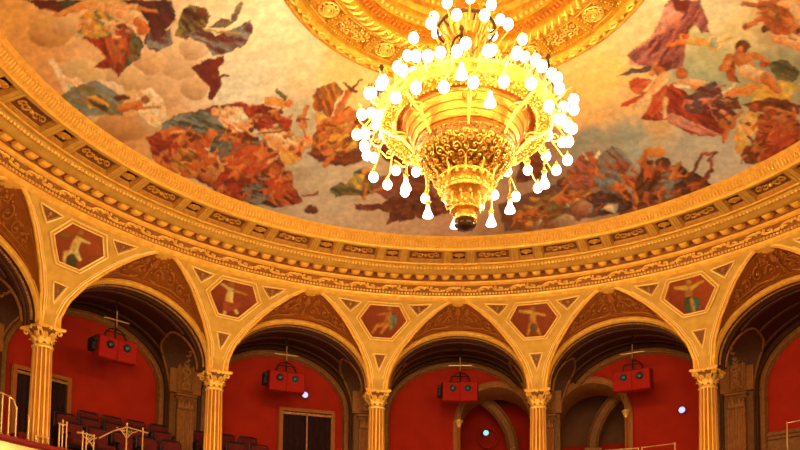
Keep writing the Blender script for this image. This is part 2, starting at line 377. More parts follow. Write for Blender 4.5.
ST = [
 # clouds
 ('E', 50, 32, 22, 16, (236, 176, 92), (214, 138, 66)), ('E', 80, 75, 24, 17, (240, 200, 130), (222, 160, 92)), ('E', 66, 26, 15, 11, (240, 190, 124), (222, 152, 84)),
 ('E', 160, 88, 26, 22, (240, 196, 142), (222, 164, 104)), ('E', 180, 60, 24, 20, (241, 202, 150), (226, 172, 114)), ('E', 194, 48, 15, 12, (240, 200, 150), (214, 160, 104)),
 ('E', 150, 62, 16, 13, (240, 192, 132), (220, 160, 100)), ('E', 125, 78, 20, 12, (240, 198, 134), (222, 162, 96)), ('E', 195, 88, 14, 12, (234, 188, 130), (214, 160, 108)),
 ('E', 98, 92, 26, 12, (246, 214, 162), (232, 178, 116)), ('P', [(48, 60), (54, 58), (66, 76), (82, 78), (90, 92), (66, 96), (56, 76)], 'cr', (232, 190, 130), 40),
 ('E', 120, 128, 30, 14, (222, 162, 92), (190, 120, 62)), ('E', 150, 120, 14, 14, (240, 196, 130), (220, 164, 104)),
 # reaching figure, upper left
 ('P', [(24, 0), (92, 0), (66, 16), (40, 8)], 'dr', 'db', 20), ('P', [(62, 0), (80, 0), (72, 12), (60, 13)], 'dg', 'db', 60),
 ('P', [(118, 0), (173, 0), (176, 20), (166, 30), (172, 44), (156, 52), (144, 44), (148, 22), (136, 6)], 'ma', 'db', 70),
 ('P', [(148, 30), (158, 40), (171, 28), (172, 44), (156, 52), (146, 46)], 'gb', 'ma', 20),
 ('P', [(82, 38), (100, 24), (118, 20), (130, 28), (143, 46), (138, 56), (118, 76), (112, 68), (94, 68), (105, 57), (98, 48)], 're', 'dr', 60),
 ('P', [(104, 38), (126, 32), (128, 48), (115, 70), (108, 54)], 'og', 'sd', 70), ('P', [(131, 28), (143, 42), (141, 56), (120, 74), (130, 54)], 'gr', 'dg', 60),
 ('P', [(77, 38), (80, 15), (96, 8), (112, 12), (115, 20), (100, 26), (86, 36)], (226, 180, 112), 'gr', -20),
 ('C', 56, 15, 90, 3, 2.4, 4.5, 'go', 'so'), ('C', 88, 4, 118, 8, 5, 7, (228, 170, 88), 'so'), ('C', 116, 10, 140, 22, 6.5, 5.5, 'sl', 'so'), ('C', 118, 6, 140, 8, 3.6, 2.6, (232, 176, 96), 'so'), ('C', 140, 8, 156, 12, 2.6, 1.8, 'so', 'sd'),
 ('C', 138, 22, 146, 30, 5, 4, 'so', 'sd'), ('E', 141, 31, 4, 5, 'so', 'sd'),
 # dark robed pair
 ('P', [(175, 36), (181, 12), (190, 4), (204, 8), (211, 16), (206, 26), (196, 32), (186, 40)], 'gr', 'db', 50), ('E', 202, 14, 6, 6, 'br', 'db'),
 ('P', [(182, 34), (200, 28), (216, 36), (238, 26), (250, 20), (254, 28), (248, 42), (230, 53), (212, 56), (204, 44)], 'gb', 'ma', 25),
 ('P', [(208, 28), (222, 18), (230, 20), (240, 1), (243, 3), (236, 20), (226, 27)], 'gr', 'pb', -40), ('C', 204, 30, 240, 34, 1.2, 1.8, (206, 160, 92), 'gr'),
 ('P', [(191, 68), (205, 60), (224, 55), (225, 61), (218, 68), (222, 86), (212, 101), (208, 100), (210, 88), (200, 78)], 'ma', 'dr', 60), ('C', 214, 77, 228, 76, 2.5, 1.4, 'br', 'ma'),
 # green reclining figure
 ('P', [(134, 92), (150, 87), (163, 99), (166, 110), (168, 124), (156, 128), (140, 118)], 'cr', 'sl', 40),
 ('P', [(60, 97), (74, 86), (95, 80), (112, 90), (124, 98), (122, 116), (104, 115), (86, 116), (70, 106)], 'gb', 'gr', 30),
 ('P', [(84, 96), (102, 94), (112, 104), (106, 112), (88, 108)], 'go', 'dg', 30), ('C', 120, 108, 140, 104, 4.5, 3.5, 'so', 'sd'), ('E', 145, 99, 4.2, 4.2, 'og', 'br'),
 ('C', 138, 108, 160, 107, 1.8, 1.3, 'so', 'sd'), ('C', 116, 98, 128, 97, 2.4, 1.6, 'dr', 'db'),
 # crowded group at the left rim
 ('P', [(146, 138), (162, 130), (172, 116), (200, 110), (240, 104), (275, 112), (290, 130), (288, 152), (276, 205), (250, 204), (200, 182), (160, 160)], 'sd', 'dr', 35),
 ('P', [(178, 118), (205, 108), (240, 102), (260, 106), (275, 110), (268, 124), (250, 129), (225, 120), (200, 116)], 're', 'dr', 15),
 ('P', [(161, 123), (175, 116), (205, 110), (226, 117), (234, 130), (200, 133), (180, 126), (163, 131)], 'gb', 'dg', 15),
 ('C', 214, 112, 240, 118, 3.6, 4.5, 'sl', 'so'), ('C', 240, 119, 252, 105, 3, 2, 'sl', 'so'), ('E', 246, 118, 4.5, 4.5, 'so', 'sd'),
 ('P', [(160, 131), (176, 126), (202, 134), (207, 150), (192, 159), (166, 151)], 'so', 'sd', 20), ('P', [(168, 131), (188, 130), (199, 138), (186, 143), (172, 140)], 'sl', 'so', 20),
 ('P', [(149, 140), (156, 132), (170, 149), (197, 158), (195, 166), (153, 158)], 're', 'dr', 20), ('P', [(153, 156), (176, 160), (188, 168), (176, 174), (156, 164)], 'so', 'sd', 25),
 ('E', 195, 140, 7, 6, 'br', 'db'), ('C', 212, 136, 221, 149, 7, 7, 'so', 'sd'), ('C', 222, 137, 250, 144, 3.6, 2.6, 'so', 'sd'), ('E', 231, 130, 7, 6, 'br', 'db'),
 ('P', [(246, 126), (272, 124), (276, 136), (258, 142)], 'cr', 'gb', 20), ('E', 250, 140, 8, 5.5, 'db', 'br'),
 ('E', 211, 171, 14, 11, (212, 150, 78), 'sd'), ('E', 189, 171, 9, 8, 'so', 'sd'), ('E', 200, 160, 8, 5, 'og', 'dr'),
 ('P', [(226, 150), (250, 145), (262, 150), (272, 144), (270, 165), (256, 176), (262, 186), (240, 191), (226, 176)], 'og', 're', 50),
 ('C', 230, 178, 247, 159, 3.4, 4.2, 'so', 'sd'), ('C', 247, 158, 214, 156, 3.4, 3, 'so', 'sd'),
 ('P', [(212, 186), (228, 171), (250, 176), (256, 191), (240, 201), (216, 196)], 're', 'dr', 20), ('P', [(236, 191), (262, 182), (277, 190), (270, 204), (250, 204)], 'gb', 'db', 10),
 # dancers, centre left
 ('P', [(240, 108), (262, 103), (278, 114), (293, 120), (289, 129), (262, 131), (240, 126)], 're', 'dr', 15), ('C', 268, 101, 291, 104, 4, 3.4, 'go', 'so'), ('E', 289, 103, 3.6, 3.6, 'so', 'sd'),
 ('C', 277, 90, 285, 98, 1.6, 2.2, 'gr', 'dg'), ('C', 248, 122, 262, 116, 3, 3, 'so', 'sd'),
 ('P', [(260, 129), (284, 129), (300, 138), (311, 132), (317, 142), (306, 150), (300, 160), (286, 166), (276, 152), (266, 143)], 'sl', 'so', 30),
 ('P', [(280, 150), (300, 152), (297, 163), (286, 166)], 'ye', 'so', 60), ('C', 303, 126, 301, 118, 4, 3, 'so', 'sd'), ('C', 302, 118, 308, 106, 2.4, 1.8, 'so', 'sd'), ('C', 258, 133, 290, 130, .8, .8, 'br', 'db'),
 ('P', [(313, 95), (318, 88), (335, 82), (344, 92), (336, 100), (331, 119), (322, 112), (314, 110)], (196, 126, 44), 'br', 70),
 ('P', [(318, 124), (332, 116), (348, 106), (366, 116), (366, 142), (350, 152), (324, 157), (310, 147)], (206, 112, 46), 'br', -35),
 ('P', [(307, 153), (326, 140), (360, 138), (370, 158), (345, 167), (320, 162)], 'ma', 'br', 10), ('P', [(314, 146), (344, 130), (362, 128), (350, 148), (324, 156)], 'so', 'sd', -30),
 ('C', 350, 90, 338, 112, 2.6, 4, 'so', 'sd'), ('E', 320, 118, 5, 6, 'ye', 'so'), ('C', 343, 83, 352, 90, .9, 1.4, 'br', 'db'), ('C', 352, 90, 361, 80, 1.5, .9, 'br', 'db'), ('C', 352, 90, 358, 92, 2.4, 1, 'br', 'db'),
 ('C', 325, 165, 336, 152, 2.6, 3.2, 'so', 'sd'), ('P', [(364, 110), (384, 104), (384, 130), (366, 140)], 'rs', 'sd', 60),
 ('P', [(254, 176), (270, 168), (290, 171), (294, 186), (303, 202), (282, 207), (262, 202), (248, 188)], 'og', 'dr', 40), ('E', 269, 178, 6, 6, 'so', 'sd'), ('E', 283, 175, 5, 5, 'og', 'dr'),
 ('E', 278, 191, 7, 6, 'og', 're'), ('P', [(258, 198), (270, 202), (282, 207), (276, 208), (256, 203)], 'db', 'db', 10), ('E', 312, 210, 7, 4.5, 'br', 'db'), ('C', 303, 196, 318, 193, 1, 1.4, 'sd', 'br'),
 # green woman and the leaping dark figure
 ('P', [(330, 190), (340, 183), (352, 185), (354, 172), (364, 168), (374, 174), (376, 192), (362, 197), (346, 195), (336, 198)], 'gr', 'dg', 20), ('P', [(345, 186), (356, 174), (366, 174), (362, 190)], 'ye', 'gr', 60),
 ('C', 366, 184, 364, 198, 2, 1.5, 'so', 'sd'), ('E', 366, 171, 4, 4, 'go', 'so'),
 ('P', [(370, 188), (378, 176), (410, 172), (440, 190), (420, 206), (384, 198)], 'pu', 'br', 20), ('C', 371, 192, 384, 188, 1.4, 2, 'so', 'sd'),
 ('P', [(382, 203), (394, 196), (404, 186), (430, 194), (452, 204), (450, 212), (436, 217), (420, 219), (406, 211), (396, 222), (386, 225), (391, 213), (380, 210), (365, 211), (356, 209), (353, 204), (368, 205)], 'br', 'ma', 20),
 ('P', [(372, 140), (400, 150), (410, 170), (384, 160)], 'ma', 'br', 30), ('P', [(400, 165), (430, 175), (438, 186), (410, 180)], 'ma', 'br', 30), ('P', [(520, 160), (545, 150), (548, 176), (516, 184)], 'ma', 'br', 30),
 # reclining crowd, bottom right
 ('P', [(498, 205), (530, 192), (556, 184), (585, 190), (600, 215), (560, 226), (505, 232)], 'br', 'pb', 15),
 ('E', 560, 222, 16, 9, (206, 166, 122), 'br'), ('E', 582, 208, 11, 8, (196, 140, 100), 'br'), ('E', 530, 222, 14, 9, (170, 122, 78), 'br'),
 ('P', [(544, 207), (555, 195), (572, 189), (592, 188), (590, 196), (570, 206), (555, 214)], 'so', 'br', -20), ('C', 553, 213, 588, 195, 2.2, 2.2, 'ye', 'gr'), ('E', 563, 182, 6, 5, 'br', 'db'), ('C', 532, 200, 556, 204, 3, 4, 'go', 'br'),
 ('P', [(573, 166), (580, 155), (592, 150), (601, 165), (600, 186), (575, 191)], 'rs', 'br', 60), ('E', 592, 160, 4, 5, 'og', 'sd'), ('C', 596, 158, 600, 150, 1.4, 1, 'cr', 'cr'), ('C', 582, 152, 588, 160, 1.2, 1.2, 'cr', 'pb'),
 ('P', [(594, 176), (600, 155), (612, 146), (621, 149), (633, 163), (622, 180), (604, 182)], 'gb', 'br', 50), ('P', [(604, 172), (618, 160), (630, 164), (620, 182)], 'rs', 'br', 50),
 ('C', 590, 180, 612, 176, 4, 6, 'og', 'sd'), ('C', 610, 177, 628, 180, 6, 5, 'so', 'sd'), ('C', 626, 180, 640, 186, 5, 4, 'og', 'sd'),
 ('P', [(585, 196), (610, 187), (632, 194), (634, 210), (600, 216)], 'pb', 'db', 10), ('P', [(602, 210), (608, 203), (618, 205), (616, 213)], 'cr', 'pb', 60),
 ('P', [(618, 214), (640, 196), (680, 190), (716, 184), (704, 196), (660, 212), (622, 224)], 'br', 'db', -20),
 ('C', 645, 164, 648, 182, 5, 6, 'og', 'sd'), ('E', 655, 152, 11, 5.5, 'go', 'og'), ('C', 640, 162, 645, 153, 3, 2, 'so', 'sd'), ('E', 663, 163, 8, 6, 'db', 'br'),
 ('P', [(640, 176), (655, 171), (680, 163), (683, 180), (668, 189), (645, 196)], 'og', 'br', 20), ('C', 666, 176, 678, 170, 6, 5, 'so', 'sd'), ('C', 637, 186, 656, 184, 5, 4, 'so', 'sd'), ('C', 636, 190, 635, 208, 3.4, 2.4, 'so', 'sd'),
 ('P', [(650, 190), (662, 184), (680, 192), (673, 199), (655, 197)], 'gb', 'pb', 10), ('P', [(678, 196), (682, 178), (692, 172), (706, 178), (713, 186), (700, 194), (680, 203)], 'br', 'db', 10), ('E', 684, 174, 5, 5, 'db', 'db'),
 ('C', 691, 178, 702, 155, 2, 1.8, 'br', 'db'), ('C', 702, 155, 717, 152, 1.8, 1.4, 'og', 'br'), ('C', 716, 152, 708, 161, 1.2, 1.0, 'br', 'db'), ('C', 711, 160, 712, 170, 1.6, 2, 'og', 'br'), ('C', 712, 170, 702, 182, 2, 2.4, 'br', 'dr'),
 # purple robed woman and the red flying group
 ('P', [(668, 0), (700, 0), (708, 20), (709, 32), (701, 33), (695, 25), (689, 30), (686, 46), (683, 66), (666, 72), (652, 68), (632, 63), (627, 55), (640, 46), (660, 34), (668, 18)], (178, 100, 82), 'ma', -55),
 ('P', [(664, 6), (671, 0), (683, 14), (681, 25), (664, 33), (642, 45), (632, 50), (650, 38), (661, 20)], 'pk', 'rs', -40), ('P', [(628, 56), (634, 62), (640, 66), (630, 64)], 'pk', 'pk', 0), ('P', [(670, 0), (690, 0), (688, 10), (676, 12)], 'dr', 'ma', 60),
 ('C', 667, 46, 688, 40, 1.8, 3.4, 'so', 'sd'), ('C', 684, 39, 706, 43, 5, 3.6, 'ye', 'so'), ('E', 714, 43, 6.5, 8, 'cr', 'go'), ('E', 714, 43, 4.5, 6, (196, 180, 120), 'gb'), ('C', 718, 42, 732, 38, 1, 1, 'ye', 'ye'), ('E', 686, 37, 3.5, 3, 'og', 'sd'),
 ('P', [(616, 77), (630, 69), (650, 66), (657, 70), (636, 74)], 'pb', 'db', -15),
 ('P', [(628, 82), (638, 77), (652, 80), (642, 92), (657, 88), (641, 101), (620, 108), (621, 103), (640, 95), (630, 90)], 'og', 're', -20),
 ('P', [(654, 92), (676, 82), (692, 100), (702, 110), (733, 126), (722, 136), (690, 135), (668, 120), (650, 121), (640, 118), (655, 104)], 're', 'dr', 40),
 ('P', [(656, 108), (690, 120), (724, 136), (700, 135), (672, 124)], 'pk', 're', 25), ('P', [(655, 90), (668, 84), (664, 106), (652, 118), (645, 114)], 're', 'og', -50),
 ('C', 651, 74, 658, 61, 2.6, 1.8, 'so', 'sd'), ('E', 660, 71, 6, 5, 'og', 'br'), ('C', 664, 77, 653, 90, 6, 5, 'sl', 'so'), ('C', 653, 90, 634, 109, 3.6, 2, 'sl', 'so'), ('C', 665, 100, 665, 117, 2.6, 2, 'sl', 'so'),
 ('P', [(672, 84), (690, 78), (709, 81), (701, 88), (682, 90)], 'sl', 'so', 0), ('E', 682, 73, 6, 6, 'og', 'sd'), ('C', 676, 86, 690, 87, 1.8, 1.4, 'cr', 'cr'),
 ('P', [(695, 90), (715, 80), (723, 92), (736, 100), (729, 113), (705, 112), (692, 100)], 'pb', 'ma', 30), ('E', 703, 105, 4, 5, 'pk', 'pb'), ('P', [(700, 108), (724, 104), (740, 116), (726, 128), (706, 116)], 'dr', 'ma', 20),
 # nudes and wreaths at the right rim
 ('P', [(758, 0), (786, 0), (800, 8), (800, 46), (790, 38), (778, 28), (769, 15)], 'so', 'sd', 50), ('P', [(755, 4), (775, 0), (780, 14), (765, 18)], 'og', 'br', 10), ('C', 745, 28, 776, 10, 2.2, 3.6, 'so', 'sd'), ('C', 778, 36, 800, 43, 7, 7, 'sl', 'so'),
 ('C', 786, 6, 800, 20, 8, 9, 'sl', 'so'), ('E', 766, 29, 5, 3.5, 'br', 'db'), ('C', 744, 4, 764, 5, 2.4, 2.8, 'og', 'br'), ('E', 745, 26, 2.6, 2.6, 'og', 'dr'),
 ('P', [(722, 64), (730, 54), (738, 58), (734, 74), (740, 84), (728, 80)], 'br', 'og', 60), ('P', [(766, 62), (786, 60), (800, 72), (796, 82), (778, 80)], 'gr', 'dg', 20),
 ('P', [(752, 86), (776, 80), (798, 84), (790, 102), (770, 106), (750, 104)], 'ye', 'go', 30), ('C', 742, 57, 748, 67, 9, 8, 'so', 'sd'), ('C', 728, 58, 724, 68, 4, 4.5, 'so', 'sd'), ('C', 754, 55, 768, 62, 3.4, 2.6, 'so', 'sd'),
 ('C', 746, 71, 766, 78, 7.5, 6, 'sl', 'so'), ('C', 766, 78, 778, 90, 6, 4, 'so', 'sd'), ('E', 742, 46, 8, 6.5, 'br', 'db'), ('E', 740, 50, 4.2, 4.2, 'so', 'sd'), ('E', 764, 65, 4, 3, 'dr', 'og'),
 ('C', 722, 97, 735, 85, 3, 1.8, 'cr', 'sl'), ('P', [(720, 96), (734, 90), (750, 81), (764, 86), (745, 97)], 'go', 'so', -20), ('P', [(722, 98), (738, 98), (742, 108), (728, 112)], 'dr', 'br', 20),
 ('P', [(738, 120), (750, 111), (768, 115), (758, 130), (748, 140), (744, 152), (736, 152), (734, 136)], 'go', (240, 196, 120), 40), ('E', 742, 147, 7, 7, (226, 180, 90), 'go'),
 ('P', [(756, 132), (774, 118), (800, 120), (800, 142), (782, 156), (757, 164), (752, 148)], 'og', 'dr', 40), ('P', [(742, 104), (770, 98), (800, 104), (800, 114), (760, 112)], 'br', 'dr', 10),
 ('E', 755, 108, 6, 4.5, 'og', 'br'), ('E', 783, 103, 7, 4.5, 'br', 'db'), ('C', 766, 109, 792, 116, 3, 4.5, 'so', 'sd'), ('E', 764, 120, 7, 5, 'br', 'db'), ('C', 768, 126, 772, 138, 5, 5, 'so', 'sd'), ('E', 782, 140, 8, 9, 're', 'dr'),
 ('E', 753, 157, 8, 7, 'dr', 'br'), ('E', 768, 150, 7, 5, 'og', 're'), ('C', 796, 124, 800, 134, 5, 6, 'og', 'sd'), ('C', 763, 160, 775, 156, 2, 2, 'sd', 'br'),
 ('E', 727, 123, 8.5, 8, 'so', 'sd'), ('C', 727, 129, 724, 141, 3.4, 2, 'so', 'sd'), ('C', 735, 118, 742, 112, 2.2, 1.6, 'so', 'sd'), ('E', 723, 112, 4.6, 4.2, 'og', 'br'),
]
ST = [s_[:6] + (tuple(int(v*.86) for v in s_[6]),) if s_[0] == 'E' and s_[3] > 9 and isinstance(s_[6], tuple) else s_ for s_ in ST]
rs_ = random.Random(21)
for (poly, n, cols) in (([(150, 138), (175, 118), (262, 108), (284, 140), (268, 196), (215, 182), (165, 158)], 34, 'so so sl sl og og re br gb cr sd go'.split()),
                        ([(505, 215), (560, 186), (600, 160), (680, 165), (708, 186), (640, 205), (540, 226)], 34, 'so og sd br pb gb db cr br so'.split()),
                        ([(738, 108), (800, 100), (800, 140), (760, 160), (745, 140)], 16, 'so og re dr br go sd'.split()),
                        ([(246, 108), (290, 106), (316, 130), (300, 158), (270, 145)], 14, 'so sl re go og'.split()),
                        ([(314, 120), (360, 112), (362, 150), (320, 158)], 14, 'so sd br og go'.split()),
                        ([(84, 30), (136, 24), (138, 56), (112, 66)], 12, 'dr og sd br gr'.split()), ([(252, 172), (290, 172), (296, 200), (262, 200)], 16, 'so og re br db'.split()),
                        ([(360, 198), (440, 195), (440, 212), (400, 214)], 10, 'br ma sd db'.split()), ([(690, 90), (735, 86), (730, 120), (700, 112)], 14, 'pb ma dr pk'.split())):
    xs_ = [q[0] for q in poly]; ys_ = [q[1] for q in poly]; made = 0
    while made < n:
        x = rs_.uniform(min(xs_), max(xs_)); y = rs_.uniform(min(ys_), max(ys_)); ins = False
        for i in range(len(poly)):
            ax, ay = poly[i]; bx, by = poly[(i + 1) % len(poly)]
            if (ay > y) != (by > y) and x < (bx - ax)*(y - ay)/(by - ay + 1e-9) + ax: ins = not ins
        if not ins: continue
        made += 1; a = rs_.uniform(-.9, 1.2); L = rs_.uniform(4, 11); c1 = rs_.choice(cols); c2 = rs_.choice(['sd', 'br', 'dr', 'db'])
        if rs_.random() < .3: ST.append(('E', x, y, rs_.uniform(1.8, 3), rs_.uniform(1.8, 3), rs_.choice(['so', 'sl', 'og', 'br']), 'br'))
        else: ST.append(('C', x, y, x + L*cos(a), y + L*sin(a), rs_.uniform(1, 2.6), rs_.uniform(.5, 1.6), c1, c2))


def mini(x, y, a, s, sk, sh, dr1, dr2, flip=1):
    """one generic draped figure: cloth, torso, legs, arms, head"""
    ca, sa = cos(a), sin(a); s = s*1.28
    def T(u, v): return (x + s*(u*ca - v*flip*sa), y + s*(u*sa + v*flip*ca))
    def cap(u0, v0, u1, v1, w0, w1, c=None): ST.append(('C', *T(u0, v0), *T(u1, v1), w0*s, w1*s, c or sk, sh))
    ST.append(('P', [T(-.9, .1), (T(-.3, -.35)), T(.25, -.3), T(.5, .3), T(.1, .75), T(-.6, .8)], dr1, dr2, math.degrees(a) + 30))
    cap(-.75, .35, -.2, .25, .10, .15); cap(-.2, .25, .1, .1, .17, .2)
    cap(-.9, .7, -.75, .35, .06, .09); cap(-.35, .55, .0, .2, .09, .14)
    cap(.0, .1, .38, -.05, .19, .21); cap(.38, -.12, .75, -.42, .09, .055); cap(.36, .05, .62, .32, .09, .06); cap(.62, .32, .85, .2, .06, .045)
    ST.append(('P', [T(-.45, .1), T(.05, .02), T(.12, .42), T(-.4, .55)], dr2, dr1, math.degrees(a)))
    hx, hy = T(.58, -.08); ST.append(('E', hx, hy, .14*s, .14*s, sk, sh)); hx, hy = T(.62, -.14); ST.append(('E', hx, hy, .13*s, .11*s, 'br', 'db'))


for q in ((176, 142, -.3, 19, 'so', 'sd', 're', 'dr', 1), (208, 150, .4, 20, 'sl', 'so', 'og', 'sd', 1), (190, 166, .1, 17, 'so', 'sd', 'go', 'br', -1), (232, 176, -.4, 19, 'so', 'sd', 're', 'dr', 1),
          (258, 160, -.9, 20, 'so', 'og', 'og', 're', -1), (238, 125, .1, 18, 'sl', 'so', 'cr', 'so', -1), (262, 190, .3, 15, 'og', 'sd', 'gb', 'db', 1), (278, 182, -.7, 14, 'so', 'sd', 'og', 're', 1),
          (222, 140, -.6, 15, 'so', 'sd', 'gb', 'dg', 1), (270, 112, .2, 13, 'so', 'sd', 're', 'dr', 1), (345, 132, -.5, 20, 'so', 'sd', 'br', 'go', 1), (104, 22, .5, 20, 'sl', 'so', 'gr', 'go', 1),
          (553, 200, -.3, 19, 'so', 'sd', 'gr', 'br', 1), (588, 172, .2, 19, 'og', 'sd', 'rs', 'br', 1), (612, 186, .2, 18, 'so', 'sd', 'gb', 'pb', -1), (646, 178, -1.1, 20, 'og', 'sd', 'br', 'db', 1),
          (670, 178, -.5, 17, 'so', 'sd', 'gb', 'br', 1), (690, 186, .1, 15, 'og', 'br', 'br', 'db', 1), (530, 212, 0, 15, 'so', 'br', 'go', 'br', 1), (776, 118, .2, 17, 'so', 'sd', 'og', 'dr', 1),
          (768, 140, -.6, 17, 'so', 'sd', 're', 'dr', 1), (790, 134, -1.1, 16, 'og', 'sd', 'og', 're', -1), (752, 150, -.3, 12, 'so', 'sd', 'br', 'dr', 1), (702, 100, .3, 15, 'pk', 'sd', 'pb', 'ma', 1),
          (408, 204, -.2, 16, 'br', 'db', 'ma', 'br', 1), (786, 20, .9, 20, 'so', 'sd', 'og', 'br', 1)):
    mini(*q)
RA, HA, RO, HO = 6.869, 9.261, 2.811, 10.004
KD = (HO - HA)/(RA**2 - RO**2)


def dome_h(r):
    return HA + KD*(RA**2 - r*r)


GAIN = .84


def paint_bg(U, V, X, Y):
    wu = U + (fbm(U*.03, V*.03, 91) - .5)*46 + (fbm(U*.12, V*.12, 92) - .5)*16
    wv = V + (fbm(U*.03, V*.04, 93) - .5)*34 + (fbm(U*.12, V*.12, 94) - .5)*12
    wu = np.clip(wu, -30, 830); wv = np.clip(wv, -20, 245)
    num = np.zeros(U.shape + (3,)); den = np.zeros(U.shape)
    for (x, y, r, g, b) in BGP:
        w = 1/(((wu - x)**2 + (1.3*(wv - y))**2) + 90)**1.6
        num += w[:, None]*np.array(srgb((r, g, b))); den += w
    bg = num/den[:, None]
    n = fbm(X*.55 + 3, Y*.55 + 8, 55, 5)[:, None]
    far = np.array(srgb((236, 190, 120)))*n*1.3 + np.array(srgb((150, 156, 130)))*(1 - n)
    k = np.clip((-V - 20)/60, 0, 1)[:, None]
    bg = bg*(1 - k) + far*k
    strk = fbm(U*.09 + V*.05, V*.13, 71, 5)[:, None]
    return bg*(.78 + .44*strk)*GAIN


def make_ceiling():
    fine_t = np.arange(-1.78, 1.62, .0036)
    coarse = np.linspace(1.62, 2*PI - 1.78, 120)
    T = np.concatenate([fine_t, coarse[:-1]])
    Rr = np.concatenate([np.arange(RO - .09, RA + .05, .026), [RA + .05]])
    TT, RRR = np.meshgrid(T, Rr, indexing='ij')
    X = RRR*np.sin(TT); Y = RRR*np.cos(TT); Z = dome_h(RRR)
    me = grid_mesh('ceiling', X, Y, Z, wrap=True)
    x, y, z = X.ravel(), Y.ravel(), Z.ravel()
    U, V = proj_np(x, y, z)
    bad = (y < -6)
    U = np.where(bad, 400, U); V = np.where(bad, -400, V)
    U = np.clip(U, -400, 1200); V = np.clip(V, -500, 300)
    col = paint(U, V, paint_bg(U, V, x, y), ST, GAIN)
    set_paint(me, col); me.materials.append(M['fresco'])
    o = bpy.data.objects.new('ceiling', me); C.objects.link(o)
    struct(o, 'shallow dome painted with clouds and draped flying figures around the gilded ring')
    return o


ceiling = make_ceiling()

# ------------------------------------------------------------------ arcade frame of angles
ST_ = .3992
CT = [-.2176 + ST_*k for k in range(-3, 4)]            # 7 column angles, 5 in the photo
MT = [CT[i] + ST_/2 for i in range(6)]                  # 6 bays


def orn(t0, t1, step, phase):
    k0 = math.ceil((t0 - phase)/step); k1 = math.floor((t1 - phase)/step)
    return [phase + k*step for k in range(k0, k1 + 1)]


TA, TB = -1.62, 1.30      # arc that carries relief

# ------------------------------------------------------------------ entablature (ring cornice)
CP0 = [(8.478, 8.597), (8.472, 8.612), (8.472, 8.655), (8.45, 8.668), (8.437, 8.68), (8.375, 8.775), (8.352, 8.79)]
CPB = [(9.2, 8.50), (8.56, 8.50), (8.497, 8.545), (8.487, 8.553), (8.478, 8.597)]
CP = [(8.352, 8.79), (8.30, 8.80), (8.272, 8.815), (8.262, 8.83), (8.262, 8.85), (8.272, 8.86)]
CP2 = [(8.272, 8.86), (8.29, 8.955), (8.10, 8.96), (8.085, 8.955)]
CP3 = [(8.085, 8.955), (8.085, 8.925), (8.06, 8.915), (7.98, 8.922), (7.86, 8.95), (7.83, 8.962), (7.775, 8.972), (7.76, 8.99), (7.705, 8.998)]
zl = lambda r: 8.998 + (7.705 - r)/(7.705 - 7.20)*(.092)      # coffer soffit plane
CP5 = [(7.20, 9.09), (7.185, 9.075), (7.165, 9.075), (7.15, 9.09), (7.145, 9.115), (7.12, 9.13), (7.08, 9.14), (6.99, 9.215),
       (6.965, 9.225), (6.95, 9.225), (6.905, 9.243), (6.872, 9.258), (6.865, 9.30), (6.865, 9.45)]
b = MB().revolve(CP, -PI, PI, 480)
cornice = b.build('trim_1', M['gold']); struct(cornice, 'gilded circular entablature between the arcade and the painted ceiling')
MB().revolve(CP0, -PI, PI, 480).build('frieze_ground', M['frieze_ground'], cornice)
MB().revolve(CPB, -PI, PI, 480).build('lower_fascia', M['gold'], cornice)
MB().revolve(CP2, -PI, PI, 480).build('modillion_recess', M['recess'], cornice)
MB().revolve(CP3, -PI, PI, 480).build('corona', M['cream'], cornice)
MB().revolve(CP5, -PI, PI, 480).build('leaf_cyma', M['gold'], cornice)

# little beads / dentils along the lower edge
b = MB()
for t in orn(TA, TB, ST_/46, CT[3]):
    b.box(P(t, 8.462, 8.634), Vector((cos(t), -sin(t), 0))*.022, Vector((sin(t), cos(t), 0))*.022, Vector((0, 0, .022)))
b.build('dentil_row', M['bright_gold'], cornice, smooth=False)
# running foliage on the sloping frieze
b = MB()
seg_t = ST_/9
for i, t in enumerate(orn(TA, TB, seg_t, CT[3])):
    def F(dt, v, n=0.0):   # v 0..1 across the frieze
        return P(t + dt, 8.437 - .062*v - n, 8.68 + .095*v - n*.4)
    sgn = 1 if i % 2 else -1
    path = []
    for k in range(11):
        a = k/10*PI*1.7; rr = .36*(1 - k/13)
        path.append(F(seg_t*(.05 + rr*cos(a)*sgn), .5 + rr*1.15*sin(a)*sgn, .022))
    b.tube(path, [.031 - .0016*k for k in range(11)], seg=5)
    for q in (-.42, -.2, .22, .44):
        b.ball(F(seg_t*q, .5 + .32*(1 if (q > 0) == (sgn > 0) else -1), .02), .036, 5, 3)
    b.tube([F(-seg_t*.5, .1 if sgn > 0 else .9, .02), F(0, .15 if sgn < 0 else .85, .03), F(seg_t*.5, .9 if sgn > 0 else .1, .02)], [.01, .018, .01], seg=5)
b.build('foliage_frieze', M['bright_gold'], cornice)
# modillions: one object each
mp = MB()
prof = [(-.088, .02), (-.088, -.03), (-.06, -.062), (0, -.075), (.06, -.062), (.088, -.03), (.088, .02)]
rows = []
for yy, s in ((.165, .75), (.12, 1.0), (.03, .95), (-.005, .55)):
    rows.append([(x*1.0, yy, z*s) for x, z in prof])
mp.grid(rows); mp.add([(x, -.005, z*.55) for x, z in prof], [tuple(range(7))])
mp.box((0, .08, .022), (.105, .085, .010))
m0 = None
mods = orn(-1.42, 1.16, ST_/11, CT[3] + ST_/22)
for t in mods:
    if m0 is None:
        m0 = mp.build('modillion', M['gold'], cornice); o = m0
    else:
        o = m0.copy(); C.objects.link(o)
    o.location = P(t, 8.10, 8.938); o.rotation_euler = (0, 0, -t)
# egg row above the corona
b = MB()
for t in orn(TA, TB, ST_/40, CT[3]):
    b.ball(P(t, 7.80, 8.956), .037, 6, 4, sc=(1, 1, .9))
b.build('egg_row', M['bright_gold'], cornice)
